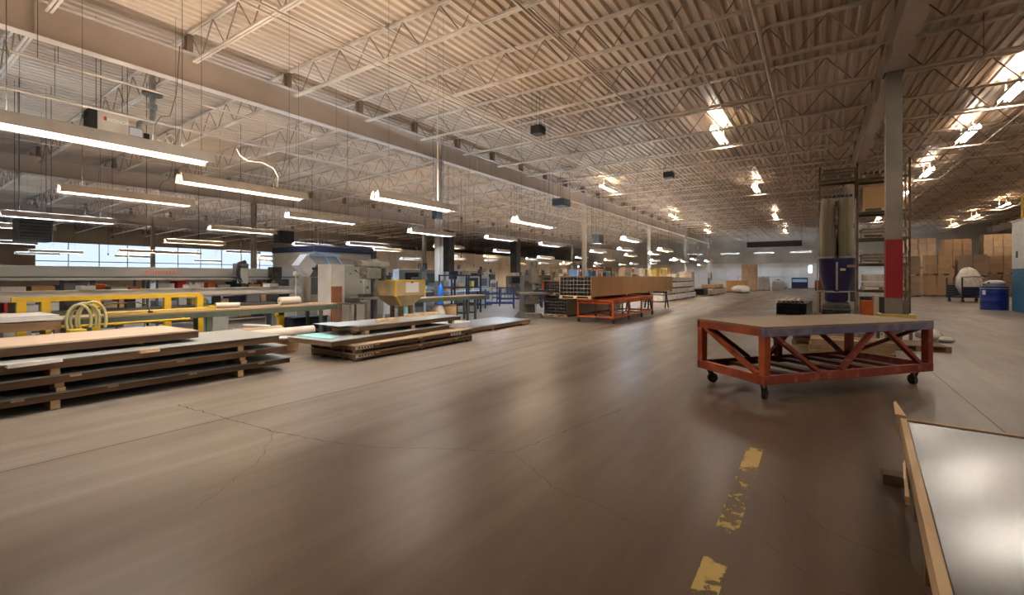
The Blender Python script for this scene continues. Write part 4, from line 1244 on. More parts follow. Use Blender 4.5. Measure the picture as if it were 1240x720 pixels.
MB().bx(-1.3, 1.5, -.5, .5, 0, .1).build('skid', 'wood_dark', t)
t = thing('low_partition_box', 'long pale grey cabinet along the far wall', 'cabinet', (-6.6, 75.5, 0))
MB().bx(-3.2, 3.2, -.4, .4, .08, 1.7).build('cabinet_body', 'machine_grey', t)
for k in range(4):
    MB().bx(-3.1 + k * 1.6, -1.6 + k * 1.6, -.42, -.4, .15, 1.6).build('door', 'wall_upper', t)
MB().bx(-3.1, 3.1, -.35, .35, 0, .08).build('plinth', 'machine_dark', t)
t = thing('red_machine', 'rusty red floor scrubber parked far beyond the dust collector', 'machine', (.6, 63, 0))
MB().bx(-.8, .8, -.6, .6, .25, 1.25).build('body', 'orange_red', t, bevel=.15)
MB().bx(-.3, .5, -.5, .5, 1.25, 1.6).build('tank_lid', 'red_dark', t, bevel=.08)
for sx in (-.55, .55):
    MB().cyl((sx, -.62, .22), (sx, .62, .22), .22, 14).build('wheel', 'rubber', t)

# ---------------------------------------------------------------- busy machine hall behind the cream columns
GM = 'machines of the machine hall'
def cabinet_machine(label, x, y, rz, w, d, h, m, m2='machine_dark', panel='black', top=True):
    t = thing('machine_tool', label, 'machine', (x, y, 0), rz, GM)
    MB().bx(-w / 2, w / 2, -d / 2, d / 2, .08, h * .55).build('lower_body', m, t, bevel=.02)
    MB().bx(-w / 2, w / 2, -d * .1, d / 2, h * .55, h).build('upper_body', m, t, bevel=.02)
    MB().bx(-w / 2, w / 2, -d / 2 + .02, d / 2 - .02, 0, .08).build('plinth', m2, t)
    MB().bx(-w * .35, w * .1, -d * .1 - .02, -d * .1, h * .62, h * .92).build('window', panel, t)
    MB().bx(w * .18, w * .42, -d * .1 - .06, -d * .1, h * .65, h * .9).build('control_panel', m2, t)
    MB().bx(-w * .4, w * .4, -d / 2 - .015, -d / 2, h * .2, h * .48).build('front_door', m2, t)
    if top:
        MB().cyl((w * .25, d * .2, h), (w * .25, d * .2, h + .35), .12, 12).build('motor', m2, t)
    return t
def shelf_unit(label, x, y, rz, w, d, h, m, box=('cardboard', 'cardboard_light'), n=4, seed=0):
    rnd = random.Random(seed)
    t = thing('shelf_unit', label, 'shelving', (x, y, 0), rz, 'shelf units of the machine hall')
    for sx in (-1, 1):
        for sy in (-1, 1):
            MB().bx(sx * w / 2 - .03, sx * w / 2 + .03, sy * d / 2 - .03, sy * d / 2 + .03, 0, h).build('post', m, t)
    for k in range(n):
        z = .12 + k * (h - .2) / (n - 1)
        MB().bx(-w / 2, w / 2, -d / 2, d / 2, z - .02, z + .02).build('shelf', m, t)
    return t
def shelf_boxes(x, y, rz, w, d, h, n, mats, seed, where):
    rnd = random.Random(seed)
    ca, sa = math.cos(rz), math.sin(rz)
    for k in range(n - 1):
        z = .141 + k * (h - .2) / (n - 1)
        gap = (h - .2) / (n - 1) - .06
        u = -w / 2 + .06
        i = 0
        while u < w / 2 - .25:
            bw = min(.22 + rnd.random() * .3, w / 2 - u - .05)
            bh = gap * (.5 + .45 * rnd.random())
            mm, nm = rnd.choice(mats)
            cx = u + bw / 2
            t = thing('storage_box', f'{ORD[i]} box, {nm}, on shelf {("one", "two", "three", "four", "five")[k]} of {where}', 'box', (x + cx * ca, y + cx * sa, z), rz, 'boxes on ' + where)
            MB().bx(-bw / 2, bw / 2, -d * .4, d * .4, 0, bh).build('box_body', mm, t)
            MB().bx(-bw / 2 - .003, bw / 2 + .003, -d * .4 - .003, d * .4 + .003, bh - .05, bh + .004).build('lid', mm, t)
            u += bw + .03 + rnd.random() * .12
            i += 1
BM = [('cardboard', 'brown'), ('cardboard_light', 'tan'), ('yellow_dull', 'dull yellow'), ('red', 'red'), ('navy', 'navy'), ('machine_grey', 'grey'), ('white', 'white'), ('light_blue', 'pale blue'), ('orange', 'orange')]
for i, (x, y, w_, h_, nm) in enumerate(((-18.0, 3.2, 4.5, 1.62, 'the grey rack behind the gantry beam'), (-18.0, 8.0, 4.4, 1.62, 'the brown rack behind the gantry beam'), (-22.5, 22.0, 4.0, 1.9, 'the tall rack behind the blue carts'),
                                       (-19.5, 33.0, 4.0, 2.0, 'the rack beyond the tube pallets'), (-20.5, 40.5, 4.0, 2.1, 'the rack deep in the hall'))):
    shelf_unit(nm.replace('the ', 'long steel shelf unit, ', 1), x, y, R(90), w_, .8, h_, 'machine_dark' if i % 2 else 'olive', seed=i)
    shelf_boxes(x, y, R(90), w_, .8, h_, 4, BM, 40 + i, nm)
cabinet_machine('olive green machine cabinet behind the blue barred cart', -16.8, 28.6, R(60), 1.9, 1.2, 1.75, 'olive', 'steel_dark')
cabinet_machine('grey machining centre behind the navy rack', -17.5, 17.2, R(70), 2.2, 1.4, 2.0, 'machine_grey')
cabinet_machine('white machine with dark window beyond the navy rack', -20.5, 19.8, R(70), 2.0, 1.3, 2.1, 'machine_white')
cabinet_machine('pale blue press beyond the knee mill', -15.5, 33.0, R(80), 1.6, 1.3, 2.2, 'light_blue', 'navy')
cabinet_machine('blue machine cabinet beside the second cream column', -14.9, 36.0, R(80), 1.8, 1.3, 2.1, 'teal_blue', 'machine_dark')
cabinet_machine('dark grey saw cabinet behind the drill press', -16.5, 12.6, R(80), 1.8, 1.2, 1.7, 'machine_dark', 'black')
cabinet_machine('beige lathe cabinet deep behind the second bench', -24.5, 17.0, R(80), 2.6, 1.2, 1.8, 'machine_beige')
cabinet_machine('grey press deep behind the blue carts', -26.0, 30.0, R(70), 2.0, 1.4, 2.3, 'machine_grey')
cabinet_machine('cream machine beyond the second cream column', -14.3, 42.0, R(85), 1.8, 1.2, 2.0, 'machine_beige', 'orange')
knee_mill('dark knee mill behind the second green bench', -15.6, 15.4, R(75), 'machine_dark', .95)
knee_mill('beige knee mill deep behind the blue rack', -19.3, 25.2, R(60), 'machine_beige', 1.0)
knee_mill('grey blue knee mill beyond the second cream column', -12.2, 26.6, R(65), 'teal_blue', .95)
for i, (x, y, h_, m_, nm) in enumerate(((-12.0, 45.8, 1.9, 'cardboard_light', 'tan'), (-13.6, 49.5, 2.6, 'cardboard', 'brown'), (-15.8, 46.5, 2.5, 'wrap_white', 'white wrapped'), (-18.0, 50.5, 2.7, 'cardboard_light', 'pale tan'),
                                        (-12.3, 54.0, 2.2, 'cardboard_dark', 'dark brown'), (-21.5, 53.5, 2.8, 'cardboard', 'deep brown'), (-16.5, 57.0, 2.6, 'wrap_white', 'whitish'), (-25.0, 47.0, 2.6, 'cardboard_light', 'sandy'))):
    carton_stack(f'{nm} carton pallet beyond the second cream column', x, y, 0, 1.5, 1.3, h_, m_, 5, 2, True, GCS)
def yellow_cage(label, x, y, rz, w, d, h, m='yellow'):
    t = thing('wire_cage', label, 'cage', (x, y, 0), rz, 'yellow frames near the far columns')
    for sx in (-1, 0, 1):
        for sy in (-1, 1):
            MB().bx(sx * w / 2 - .04, sx * w / 2 + .04, sy * d / 2 - .04, sy * d / 2 + .04, 0, h).build('post', m, t)
    for z in (h * .35, h * .68, h - .04):
        for sy in (-1, 1):
            MB().bx(-w / 2, w / 2, sy * d / 2 - .03, sy * d / 2 + .03, z - .03, z + .03).build('rail', m, t)
yellow_cage('yellow steel frame rack beyond the cardboard sided tubes', -11.2, 38.0, R(90), 2.6, .9, 2.3)
yellow_cage('tall yellow frame beside the third cream column', -11.9, 41.5, R(90), 2.0, .9, 2.4)
yellow_cage('orange frame rack behind the cardboard sided tubes', -14.0, 31.5, R(90), 2.0, .9, 2.2, 'orange')
t = thing('column_signs', 'yellow, red and blue notices on the far cream column', 'sign', (-13.45, 75.0, 0))
for z, m_ in ((1.5, 'yellow'), (.9, 'yellow'), (1.2, 'red'), (.65, 'blue'), (3.4, 'red')):
    MB().bx(0, .03, -.45, .45, z + .4, z + .95).build('notice', m_, t)
MB().bx(-.03, 0, -.05, .05, 0, 4.5).build('mounting_strip', 'column', t)

# more machines and stock that fill the depth of the hall, each of a colour and kind of its own
PAL = [('machine_grey', 'slate'), ('teal_blue', 'teal'), ('machine_beige', 'cream'), ('ochre', 'mustard'), ('machine_dark', 'charcoal'), ('light_blue', 'sky blue'), ('machine_white', 'white'), ('orange_red', 'rust'), ('olive', 'olive'), ('green_steel', 'moss green')]
spots = [(-16.4, 20.6), (-20.2, 14.6), (-21.6, 27.5), (-17.6, 37.5), (-23.5, 36.0), (-27.5, 24.0), (-28.0, 37.5), (-31.0, 25.6), (-32.5, 16.0), (-36.5, 21.5)]
for i, (x, y) in enumerate(spots):
    m_, nm = PAL[i]
    cabinet_machine(f'{nm} boxy press in the depth of the machine hall', x, y, R(60 + 7 * (i % 4)), 1.7 + .15 * (i % 3), 1.2, 1.7 + .18 * (i % 4), m_, 'machine_dark' if m_ != 'machine_dark' else 'iron')
spots = [(-13.9, 26.2), (-18.9, 30.0), (-22.0, 17.4), (-25.0, 41.5), (-29.6, 33.2), (-15.4, 39.0), (-36.0, 25.5), (-27.0, 13.0), (-20.0, 11.0), (-29.6, 20.5)]
for i, (x, y) in enumerate(spots):
    m_, nm = PAL[(i + 3) % 10]
    knee_mill(f'{nm} knee mill in the depth of the machine hall', x, y, R(50 + 9 * (i % 5)), m_, .95 + .03 * (i % 3))
def work_table(label, x, y, rz, w, d, h, m, top):
    t = thing('work_table', label, 'table', (x, y, 0), rz, 'work tables of the machine hall')
    MB().bx(-w / 2, w / 2, -d / 2, d / 2, h - .05, h).build('table_top', top, t)
    MB().bx(-w / 2 + .05, w / 2 - .05, -d / 2 + .05, d / 2 - .05, .25, .29).build('shelf', m, t)
    for sx in (-1, 1):
        for sy in (-1, 1):
            MB().bx(sx * (w / 2 - .05) - .03, sx * (w / 2 - .05) + .03, sy * (d / 2 - .05) - .03, sy * (d / 2 - .05) + .03, 0, h - .05).build('leg', m, t)
for i, (x, y, m_, tp, nm) in enumerate(((-14.6, 17.2, 'navy', 'light_blue', 'pale blue topped'), (-12.6, 23.2, 'steel_dark', 'sheet_metal', 'bare steel topped'), (-11.4, 28.4, 'steel_dark', 'wood', 'wood topped'),
                                        (-11.6, 33.8, 'blue', 'machine_white', 'white topped'), (-17.6, 23.4, 'navy', 'cardboard_light', 'tan topped'), (-16.2, 9.9, 'machine_dark', 'mill_alu', 'silver topped'))):
    work_table(f'{nm} work table in the machine hall', x, y, R(88), 2.0, .8, .95, m_, tp)
    for j in range(3):
        t = thing('parts_box', f'{("near", "middle", "far")[j]} parts box on the {nm} work table', 'box', (x + .15 * (j - 1), y - .7 + .65 * j, .951), R(70 + 20 * j), 'boxes on the hall work tables')
        mm = BM[(i * 3 + j) % len(BM)][0]
        MB().bx(-.18, .18, -.15, .15, 0, .22 + .12 * ((i + j) % 3)).build('box_body', mm, t)
        MB().bx(-.19, .19, -.16, .16, .18 + .12 * ((i + j) % 3), .225 + .12 * ((i + j) % 3)).build('lid', mm, t)
# ---------------------------------------------------------------- dust collector
def dust_collector():
    t = thing('dust_collector', 'violet blue dust collector hopper with four tall olive filter bags', 'dust collector', (.60, 20.6, 0))
    MB().lathe([(0, .0), (.42, .0), (.44, .06), (.44, .55), (.36, .70), (0, .70)], 28).build('drum', 'steel_dark', t)
    MB().lathe([(.45, .40), (.47, .43), (.45, .46)], 28).build('drum_ring', 'iron', t)
    MB().lathe([(.33, .72), (.36, .80), (.36, 1.05), (.52, 1.70), (.54, 1.75), (.54, 2.22), (.56, 2.24), (.56, 2.30), (.0, 2.30)], 28).build('hopper', 'violet_blue', t)
    MB().lathe([(.36, 1.04), (.40, 1.06), (.36, 1.09)], 28).build('clamp_ring', 'galv', t)
    MB().bx(-.03, .03, -.565, -.5, 1.15, 2.15).build('stay_strip', 'galv', t)
    MB().bx(.10, .26, -.555, -.54, 1.84, 1.92).build('plate', 'cream', t)
    MB().bx(.30, .52, -.56, -.40, 1.95, 2.05).build('plate', 'ochre', t)
    for k, (x, y) in enumerate(((-.27, -.22), (.27, -.22), (-.27, .25), (.27, .25))):
        m = MB(); n = 22; rows = 14; b = len(m.v)
        for i in range(rows + 1):
            z = 2.30 + 2.15 * i / rows
            for j in range(n):
                a = 2 * PI * j / n
                r = (.255 - .04 * i / rows) * (1 + .045 * math.sin(a * 5 + i * .12 + k)) * (1 - .12 * (i in (0, rows)))
                m.v.append((x + r * math.cos(a) + .02 * math.sin(i * .5 + k), y + r * math.sin(a), z))
        for i in range(rows):
            for j in range(n):
                q = (j + 1) % n
                m.f.append((b + i * n + j, b + i * n + q, b + (i + 1) * n + q, b + (i + 1) * n + j)); m.sm.append(True)
        m.face([m.v[b + rows * n + j] for j in range(n)])
        o = m.build('filter_bag', 'bag', t)
        MB().lathe([(.262, 2.30), (.27, 2.33), (.262, 2.36)], 20, (x, y, 0)).build('bag_clamp', 'galv', o)
    for sx in (-1, 1):
        MB().cyl((sx * .58, -.35, 0), (sx * .58, -.35, 1.1), .022, 8).build('frame_leg', 'galv', t)
        MB().cyl((sx * .58, .40, 0), (sx * .58, .40, 4.48), .022, 8).build('bag_mast', 'galv', t)
        MB().cyl((sx * .58, -.35, 1.1), (sx * .36, -.15, 1.1), .022, 8).build('frame_arm', 'galv', t)
    MB().bar((-.58, .4, 4.48), (.58, .4, 4.48), .04, .04).build('bag_hanger', 'galv', t)
    for y in (-.22, .25):
        MB().bar((-.5, y, 4.48), (.5, y, 4.48), .03, .03).build('bag_hanger', 'galv', t)
    for x in (-.3, .3):
        MB().bar((x, -.22, 4.48), (x, .4, 4.48), .03, .03).build('bag_hanger', 'galv', t)
    MB().bar((-.58, -.35, 1.1), (.58, -.35, 1.1), .03, .03).build('frame_rail', 'galv', t)
    MB().bx(.42, .55, .0, .35, .72, 1.9).build('inlet_duct', 'machine_dark', t, bevel=.02)
dust_collector()
t = thing('orange_bin', 'orange and cream sheet bin beside the dust collector', 'bin', (1.56, 20.3, 0))
MB().bx(-.28, .08, -.25, .25, .05, .78).build('bin_front', 'orange', t)
MB().bx(.08, .22, -.28, .45, .05, .98).build('bin_side', 'cream', t)
MB().bx(-.25, .2, -.22, .4, 0, .05).build('skid', 'wood_dark', t)
tube_bundle('pallet of dark tube ends in front of the dust collector', -.85, 21.3, 0, 9, 4, .115, 3.2, 'steel_dark', None, None, R(-3))
rnd = random.Random(3)
for k in range(6):
    t = thing('loose_extrusion', f'{("first", "second", "third", "fourth", "fifth", "sixth")[k]} loose extrusion from the aisle side lying on the dark tube pallet', 'extrusion', (-1.28 + k * .16, 21.5, .562), R(-4 + k), 'loose extrusions on the tube pallet')
    me = tube_mesh(.10, 2.6, .008)
    me.build('profile', 'wrap' if k % 2 else 'cardboard_light', t, (0, 0, .052))
    MB().bx(-.054, .054, .6, .64, .0, .105).build('tape_band', 'wood_brown', t)
# wood pile, pallets and yellow timber by the red banded column
S3 = 'timbers behind the table cart'
rnd = random.Random(9)
for k in range(9):
    i, j = k % 3, k // 3
    t = thing('timber_offcut', f'{("front", "middle", "rear")[i]} timber in the {("bottom", "middle", "top")[j]} layer of the pile behind the cart', 'timber', (.55 + .02 * j, 11.45 + i * .27, .002 + j * .112), R(4 + 1.5 * ((k * 5) % 3)), S3)
    MB().bx(-.7, .72 - .1 * (k % 2), -.085, .085, 0, .11).build('timber_body', 'wood', t, bevel=.004)
    MB().bx(.72 - .1 * (k % 2), .721 - .1 * (k % 2), -.08, .08, .005, .105).build('end_grain', 'wood_light', t)
pallet('wooden pallet at the foot of the red banded column', (1.75, 13.6, 0), R(10), 1.1, 1.0, group='pallets near the column', m='wood_brown')
pallet('grey wooden pallet lying behind the table cart', (.2, 13.2, 0), R(-12), 1.2, 1.1, group='pallets near the column', m='wood')
pallet('second grey pallet stacked on the one behind the cart', (.2, 13.2, .132), R(-8), 1.2, 1.1, group='pallets near the column', m='wood_brown')
t = thing('column_guard', 'dull yellow bumper guard around the foot of the red banded column', 'column guard', (1.6, 14.84, 0))
MB().bx(-.34, .40, -.34, -.24, .56, .70).build('front_plate', 'yellow_dull', t, bevel=.01)
for sx in (-.34, .30):
    MB().bx(sx, sx + .10, -.24, .2, .56, .70).build('side_plate', 'yellow_dull', t)
    MB().bx(sx + .02, sx + .08, .1, .18, 0, .56).build('stanchion', 'column_grey', t)
t = thing('film_scrap', 'crumpled white film scrap at the foot of the red banded column', 'film', (2.35, 15.4, 0))
blob(.18, 1.4, 1.2, .9, 31).build('scrap_body', 'wrap_white', t)
blob(.12, 1.4, 1, .6, 32).build('scrap_fold', 'wrap_white', t, (.3, -.1, 0))
for k in range(5):
    t = thing('cream_plank', f'{("lowest", "second", "third", "fourth", "topmost")[k]} cream plank in the stack left of the red banded column', 'plank', (1.05, 16.4, .002 + k * .075), R(-6 + 3 * k), 'cream planks by the column')
    MB().bx(-.55, .5, -.12, .12, 0, .07).build('plank_body', 'wood_light' if k % 2 else 'cream', t, bevel=.004)
    MB().bx(.5, .502, -.11, .11, .005, .065).build('end_grain', 'wood', t)

# ---------------------------------------------------------------- pallet rack behind the columns
LV_A = (1.05, 2.2, 3.95, 5.0, 6.0)
LV_B = (1.05, 2.2, 3.3, 4.45, 5.9)
def pallet_rack():
    t = thing('pallet_rack', 'tall grey green pallet rack behind the red banded column', 'pallet rack', (.12, 25.0, 0))
    D, Hh = 1.1, 6.6
    for x in (0, 1.36, 3.1):
        for y in (0, D):
            MB().bx(x - .035, x + .035, y - .035, y + .035, 0, Hh).build('upright', 'wood_dark', t)
        for k in range(6):
            MB().bar((x, 0, .3 + k), (x, D, 1.2 + k), .025, .025).build('lattice_brace', 'wood_dark', t)
    for a, b, LV in ((.04, 1.32, LV_A), (1.40, 3.06, LV_B)):
        for z in LV:
            for y in (0, D):
                MB().bx(a, b, y - .03, y + .03, z - .10, z).build('load_beam', 'olive', t)
    return t
pallet_rack()
def rack_load(label, x, z, kind, w=1.1, y=25.5):
    p = pallet('pallet carrying ' + label, (x, y, z + .002), 0, w, 1.25, group='pallets on the tall rack', m='wood_light')
    zt = z + .134
    if kind == 'tubes':
        for k in range(7):
            t = thing('black_bar', f'{("first", "second", "third", "fourth", "fifth", "sixth", "seventh")[k]} black bar end of {label}', 'bar', (x - w / 2 + .1 + k * (w - .2) / 6, y - .7, zt), 0, 'black bars on the rack pallets')
            MB().cyl((0, 0, .06), (0, 1.5, .06), .058, 10).build('bar_body', 'black', t)
            MB().cyl((0, -.002, .06), (0, 0, .06), .03, 8).build('bar_core', 'iron', t)
    elif kind == 'carton':
        carton_stack(label, x, y, 0, w, 1.2, .95, 'cardboard', 1, 1, False, 'cartons on the tall rack', False, zt)
    elif kind == 'wrap':
        t = thing('wrapped_load', label, 'wrapped load', (x, y, zt), 0, 'wrapped loads on the tall rack')
        MB().bx(-w / 2 + .03, w / 2 - .03, -.55, .55, 0, .55).build('load_body', 'wrap', t, bevel=.05)
        MB().bx(-w / 2 + .02, w / 2 - .02, -.56, .56, .2, .26).build('strap', 'white', t)
    elif kind == 'boards':
        for k in range(4):
            t = thing('stored_board', f'{("lowest", "second", "third", "topmost")[k]} board of {label}', 'board', (x, y - .1, zt + k * .07), R(2 * k - 3), 'boards on the tall rack')
            MB().bx(-w / 2, w / 2, -.6, .55, 0, .05).build('board_body', 'wood_brown' if k % 2 else 'sheet_dull', t)
            MB().bx(-w / 2, w / 2, -.58, -.5, .05, .07).build('batten', 'wood', t)
xa, xb = .80, 2.35
rack_load('the black bars high above the filter bags', xa, 5.0, 'tubes', 1.1)
rack_load('the black bars at mid height behind the filter bags', xa, 3.95, 'tubes', 1.1)
rack_load('the boards on the top level above the dust collector', xa, 6.0, 'boards', 1.15)
rack_load('the wrapped bundle low behind the dust collector', xa, 2.2, 'wrap', 1.1)
rack_load('the dark boards low behind the dust collector', xa, 1.05, 'boards', 1.1)
rack_load('the black bars at the top beside the red banded column', xb, 5.9, 'tubes', 1.4)
rack_load('large brown carton on the rack beside the red banded column', xb, 4.45, 'carton', 1.4)
rack_load('the pale boards under the brown carton', xb, 3.3, 'boards', 1.45)
rack_load('the grey sheets beside the red band', xb, 2.2, 'boards', 1.45)
rack_load('the wrapped white bars beside the red band', xb, 1.05, 'wrap', 1.4)
t = thing('floor_crate', 'dark crate on the floor under the tall rack', 'crate', (2.2, 25.5, 0))
MB().bx(-.6, .75, -.42, .42, .1, .75).build('crate_body', 'steel_dark', t)
MB().bx(-.6, .75, -.42, .42, 0, .1).build('skid', 'wood_dark', t)

# ---------------------------------------------------------------- cartons, wire cart, drum and painted block wall
GR = 'carton pallets along the far side'
rows = [(6.1, 49.6, 1.75, 1.4, 1.7, 1.6, 'cardboard_dark', 'brown'), (8.25, 51.6, 1.6, 1.4, 1.75, 1.7, 'cardboard', 'tan'), (10.3, 51.3, 1.75, 1.4, 1.6, 1.8, 'cardboard_dark', 'dark'),
        (12.5, 53.4, 1.7, 1.4, 1.85, 1.5, 'cardboard_dark', 'deep brown'), (14.7, 52.8, 1.7, 1.4, 1.75, 1.75, 'cardboard', 'russet')]
for i, (x, y, w_, d_, h_, h2, m_, nm) in enumerate(rows):
    carton_stack(f'{nm} wrapped carton pallet on the floor, {ORD[i]} from the red banded column', x, y, 0, w_, d_, h_, m_, 3, 2, True, GR)
    carton_stack(f'{nm} carton pallet stacked on the {ORD[i]} one from the red banded column', x + .06, y, 0, w_ - .1, d_, h2, 'cardboard' if i % 2 else m_, 4, 2, True, GR, True, h_ + .002)
for i, (x, y, m_, nm, h3) in enumerate(((8.0, 55.5, 'cardboard_light', 'pale', 2.7), (10.5, 56.6, 'cardboard', 'pinkish', 2.6), (13.0, 56.4, 'cardboard_light', 'sandy', 2.9), (15.4, 57.6, 'cardboard_light', 'straw', 2.75), (17.9, 58, 'cardboard', 'buff', 2.8))):
    carton_stack(f'{nm} shrink wrapped carton tower rising behind the brown pallets', x, y, 0, 1.85, 1.6, 2.4, m_, 4, 2, True, GR)
    carton_stack(f'{nm} carton load on top of the shrink wrapped tower', x - .05, y, 0, 1.8, 1.5, h3, m_, 5, 3, True, GR, True, 2.402)
def wire_cart():
    t = thing('wire_cart', 'dark blue wire sided cart on casters before the cartons', 'cart', (8.25, 41.1, 0), R(33))
    w, d = 2.0, 1.1
    MB().bx(-w / 2, w / 2, -d / 2, d / 2, .28, .36).build('deck', 'navy', t)
    for sx in (-1, 1):
        for sy in (-1, 1):
            MB().bx(sx * (w / 2 - .03) - .03, sx * (w / 2 - .03) + .03, sy * (d / 2 - .03) - .03, sy * (d / 2 - .03) + .03, .36, 1.55 if sx < 0 else 1.45).build('post', 'steel_dark', t)
            c = MB().bx(sx * (w / 2 - .12) - .04, sx * (w / 2 - .12) + .04, sy * (d / 2 - .1) - .04, sy * (d / 2 - .1) + .04, .2, .28).build('caster', 'steel_dark', t)
            MB().cyl((sx * (w / 2 - .12) - .03, sy * (d / 2 - .1), .1), (sx * (w / 2 - .12) + .03, sy * (d / 2 - .1), .1), .1, 14).build('wheel', 'rubber', c)
    for z in (.62, .95):
        for sy in (-1, 1):
            MB().bx(-w / 2, w / 2, sy * (d / 2 - .02) - .015, sy * (d / 2 - .02) + .015, z - .03, z + .03).build('side_rail', 'navy', t)
    MB().bx(-w / 2 + .05, w / 2 - .05, d / 2 - .03, d / 2 - .01, .36, 1.1).build('back_panel', 'navy', t)
    MB().bx(-w / 2 + .05, w / 2 - .05, -d / 2 + .01, -d / 2 + .018, .42, .92).build('front_panel', 'navy', t)
    for k in range(12):
        z = .42 + k * .085
        MB().cyl((-w / 2, -d / 2 + .04, z), (-w / 2, d / 2 - .04, z), .009, 5).build('end_wire', 'galv', t)
    for k in range(13):
        x = -w / 2 + .1 + k * (w - .2) / 12
        MB().cyl((x, -d / 2 + .02, .36), (x, -d / 2 + .02, .95), .006, 4).build('side_wire', 'steel_dark', t)
wire_cart()
t = thing('film_bag', 'big white bag of foam bulging over the wire cart', 'bag', (8.22, 41.12, .365), R(33))
blob(.6, 1.3, .66, 1.55, 55, 16, 10, .10).build('bag_body', 'wrap_white', t)
MB().tube([(-.7, -.2, 1.25), (-.2, -.4, 1.32), (.3, -.4, 1.3), (.7, -.2, 1.2)], .05, 8).build('bag_fold', 'wrap_white', t)
t = thing('storage_drum', 'deep blue steel drum beside the painted block wall', 'drum', (7.3, 32.0, 0))
m = MB().lathe([(0, 0), (.5, 0), (.505, .03), (.5, .06), (.5, .42), (.515, .45), (.5, .48), (.5, .82), (.515, .85), (.5, .88), (.5, 1.12), (.515, 1.15), (.49, 1.16), (0, 1.15)], 30)
m.build('drum_body', 'blue_drum', t)
MB().lathe([(.505, 1.03), (.512, 1.05), (.505, 1.07)], 30).build('band', 'galv', t)
MB().box((-.42, -.28, .85), (.02, .14, .22), rz=.6).build('sticker', 'white', t)
t = thing('storage_drum', 'second deep blue drum partly hidden at the painted block wall', 'drum', (7.5, 33.3, 0))
MB().lathe([(0, 0), (.42, 0), (.42, 1.1), (.4, 1.12), (0, 1.12)], 26).build('drum_body', 'blue_drum', t)
MB().lathe([(.425, .5), (.432, .52), (.425, .54)], 26).build('band', 'galv', t)
t = thing('white_sack', 'white sack with red mark lying on the blue drum', 'sack', (7.3, 31.95, 1.165))
blob(.2, 2.0, 1.1, .75, 61, 14, 8, .05).build('sack_body', 'white', t)
MB().box((-.25, -.19, .17), (.08, .02, .08)).build('red_mark', 'red', t)

# office block: painted concrete blocks on the side that faces the aisle
ob = MB()
ob.bx(7.86, 13.5, 22.0, 31.22, 0, 4.16)
ow = ob.build('wall_office', 'joint_dark'); struct(ow, 'office block wall painted white above and blue below')
bm_ = {c: MB().bx(0, .12, .004, .392, .004, .196).mesh('block', c) for c in ('teal_blue', 'white_block')}
hm_ = {c: MB().bx(0, .12, .004, .192, .004, .196).mesh('half_block', c) for c in ('teal_blue', 'white_block')}
for r in range(21):
    c = 'teal_blue' if r < 10 else 'white_block'
    for k in range(11):
        y = 31.32 - .4 * (k + 1) + (.2 if r % 2 else 0)
        if y + .4 > 31.33:
            link('half_block', hm_[c], ow, (7.74, 31.12, r * .2)); continue
        link('block', bm_[c], ow, (7.74, y, r * .2))
MB().bx(7.74, 7.86, 22.0, 26.9, 0, 2.0).build('painted_course', 'teal_blue', ow)
MB().bx(7.74, 7.86, 22.0, 26.9, 2.0, 4.2).build('painted_course', 'white_block', ow)
MB().bx(7.70, 13.5, 22.0, 31.34, 4.2, 4.26).build('roof_cap', 'wall_upper', ow)
bb = MB().bx(7.70, 7.74, 30.55, 30.7, 2.5, 2.8).build('switch_box', 'machine_dark', ow)
t = thing('mezzanine_railing', 'yellow safety railing on the office block roof', 'railing', (8.0, 31.0, 4.262))
for y in (0, -1.2, -2.4):
    MB().bx(-.03, .03, y - .03, y + .03, 0, 1.25).build('post', 'yellow', t)
for z in (.6, 1.2):
    MB().bx(-.025, .025, -2.5, .05, z - .025, z + .025).build('rail', 'yellow', t)
t = thing('stored_machine', 'grey equipment stored on the office block roof', 'machine', (9.3, 30.0, 4.262))
MB().bx(-.7, .7, -.6, .6, .0, .6).build('base', 'machine_grey', t, bevel=.02)
MB().cyl((-.5, 0, .8), (.5, 0, .8), .25, 16).build('motor', 'teal_blue', t)
MB().bx(-.4, .4, -.3, .3, .6, .66).build('plate', 'iron', t)
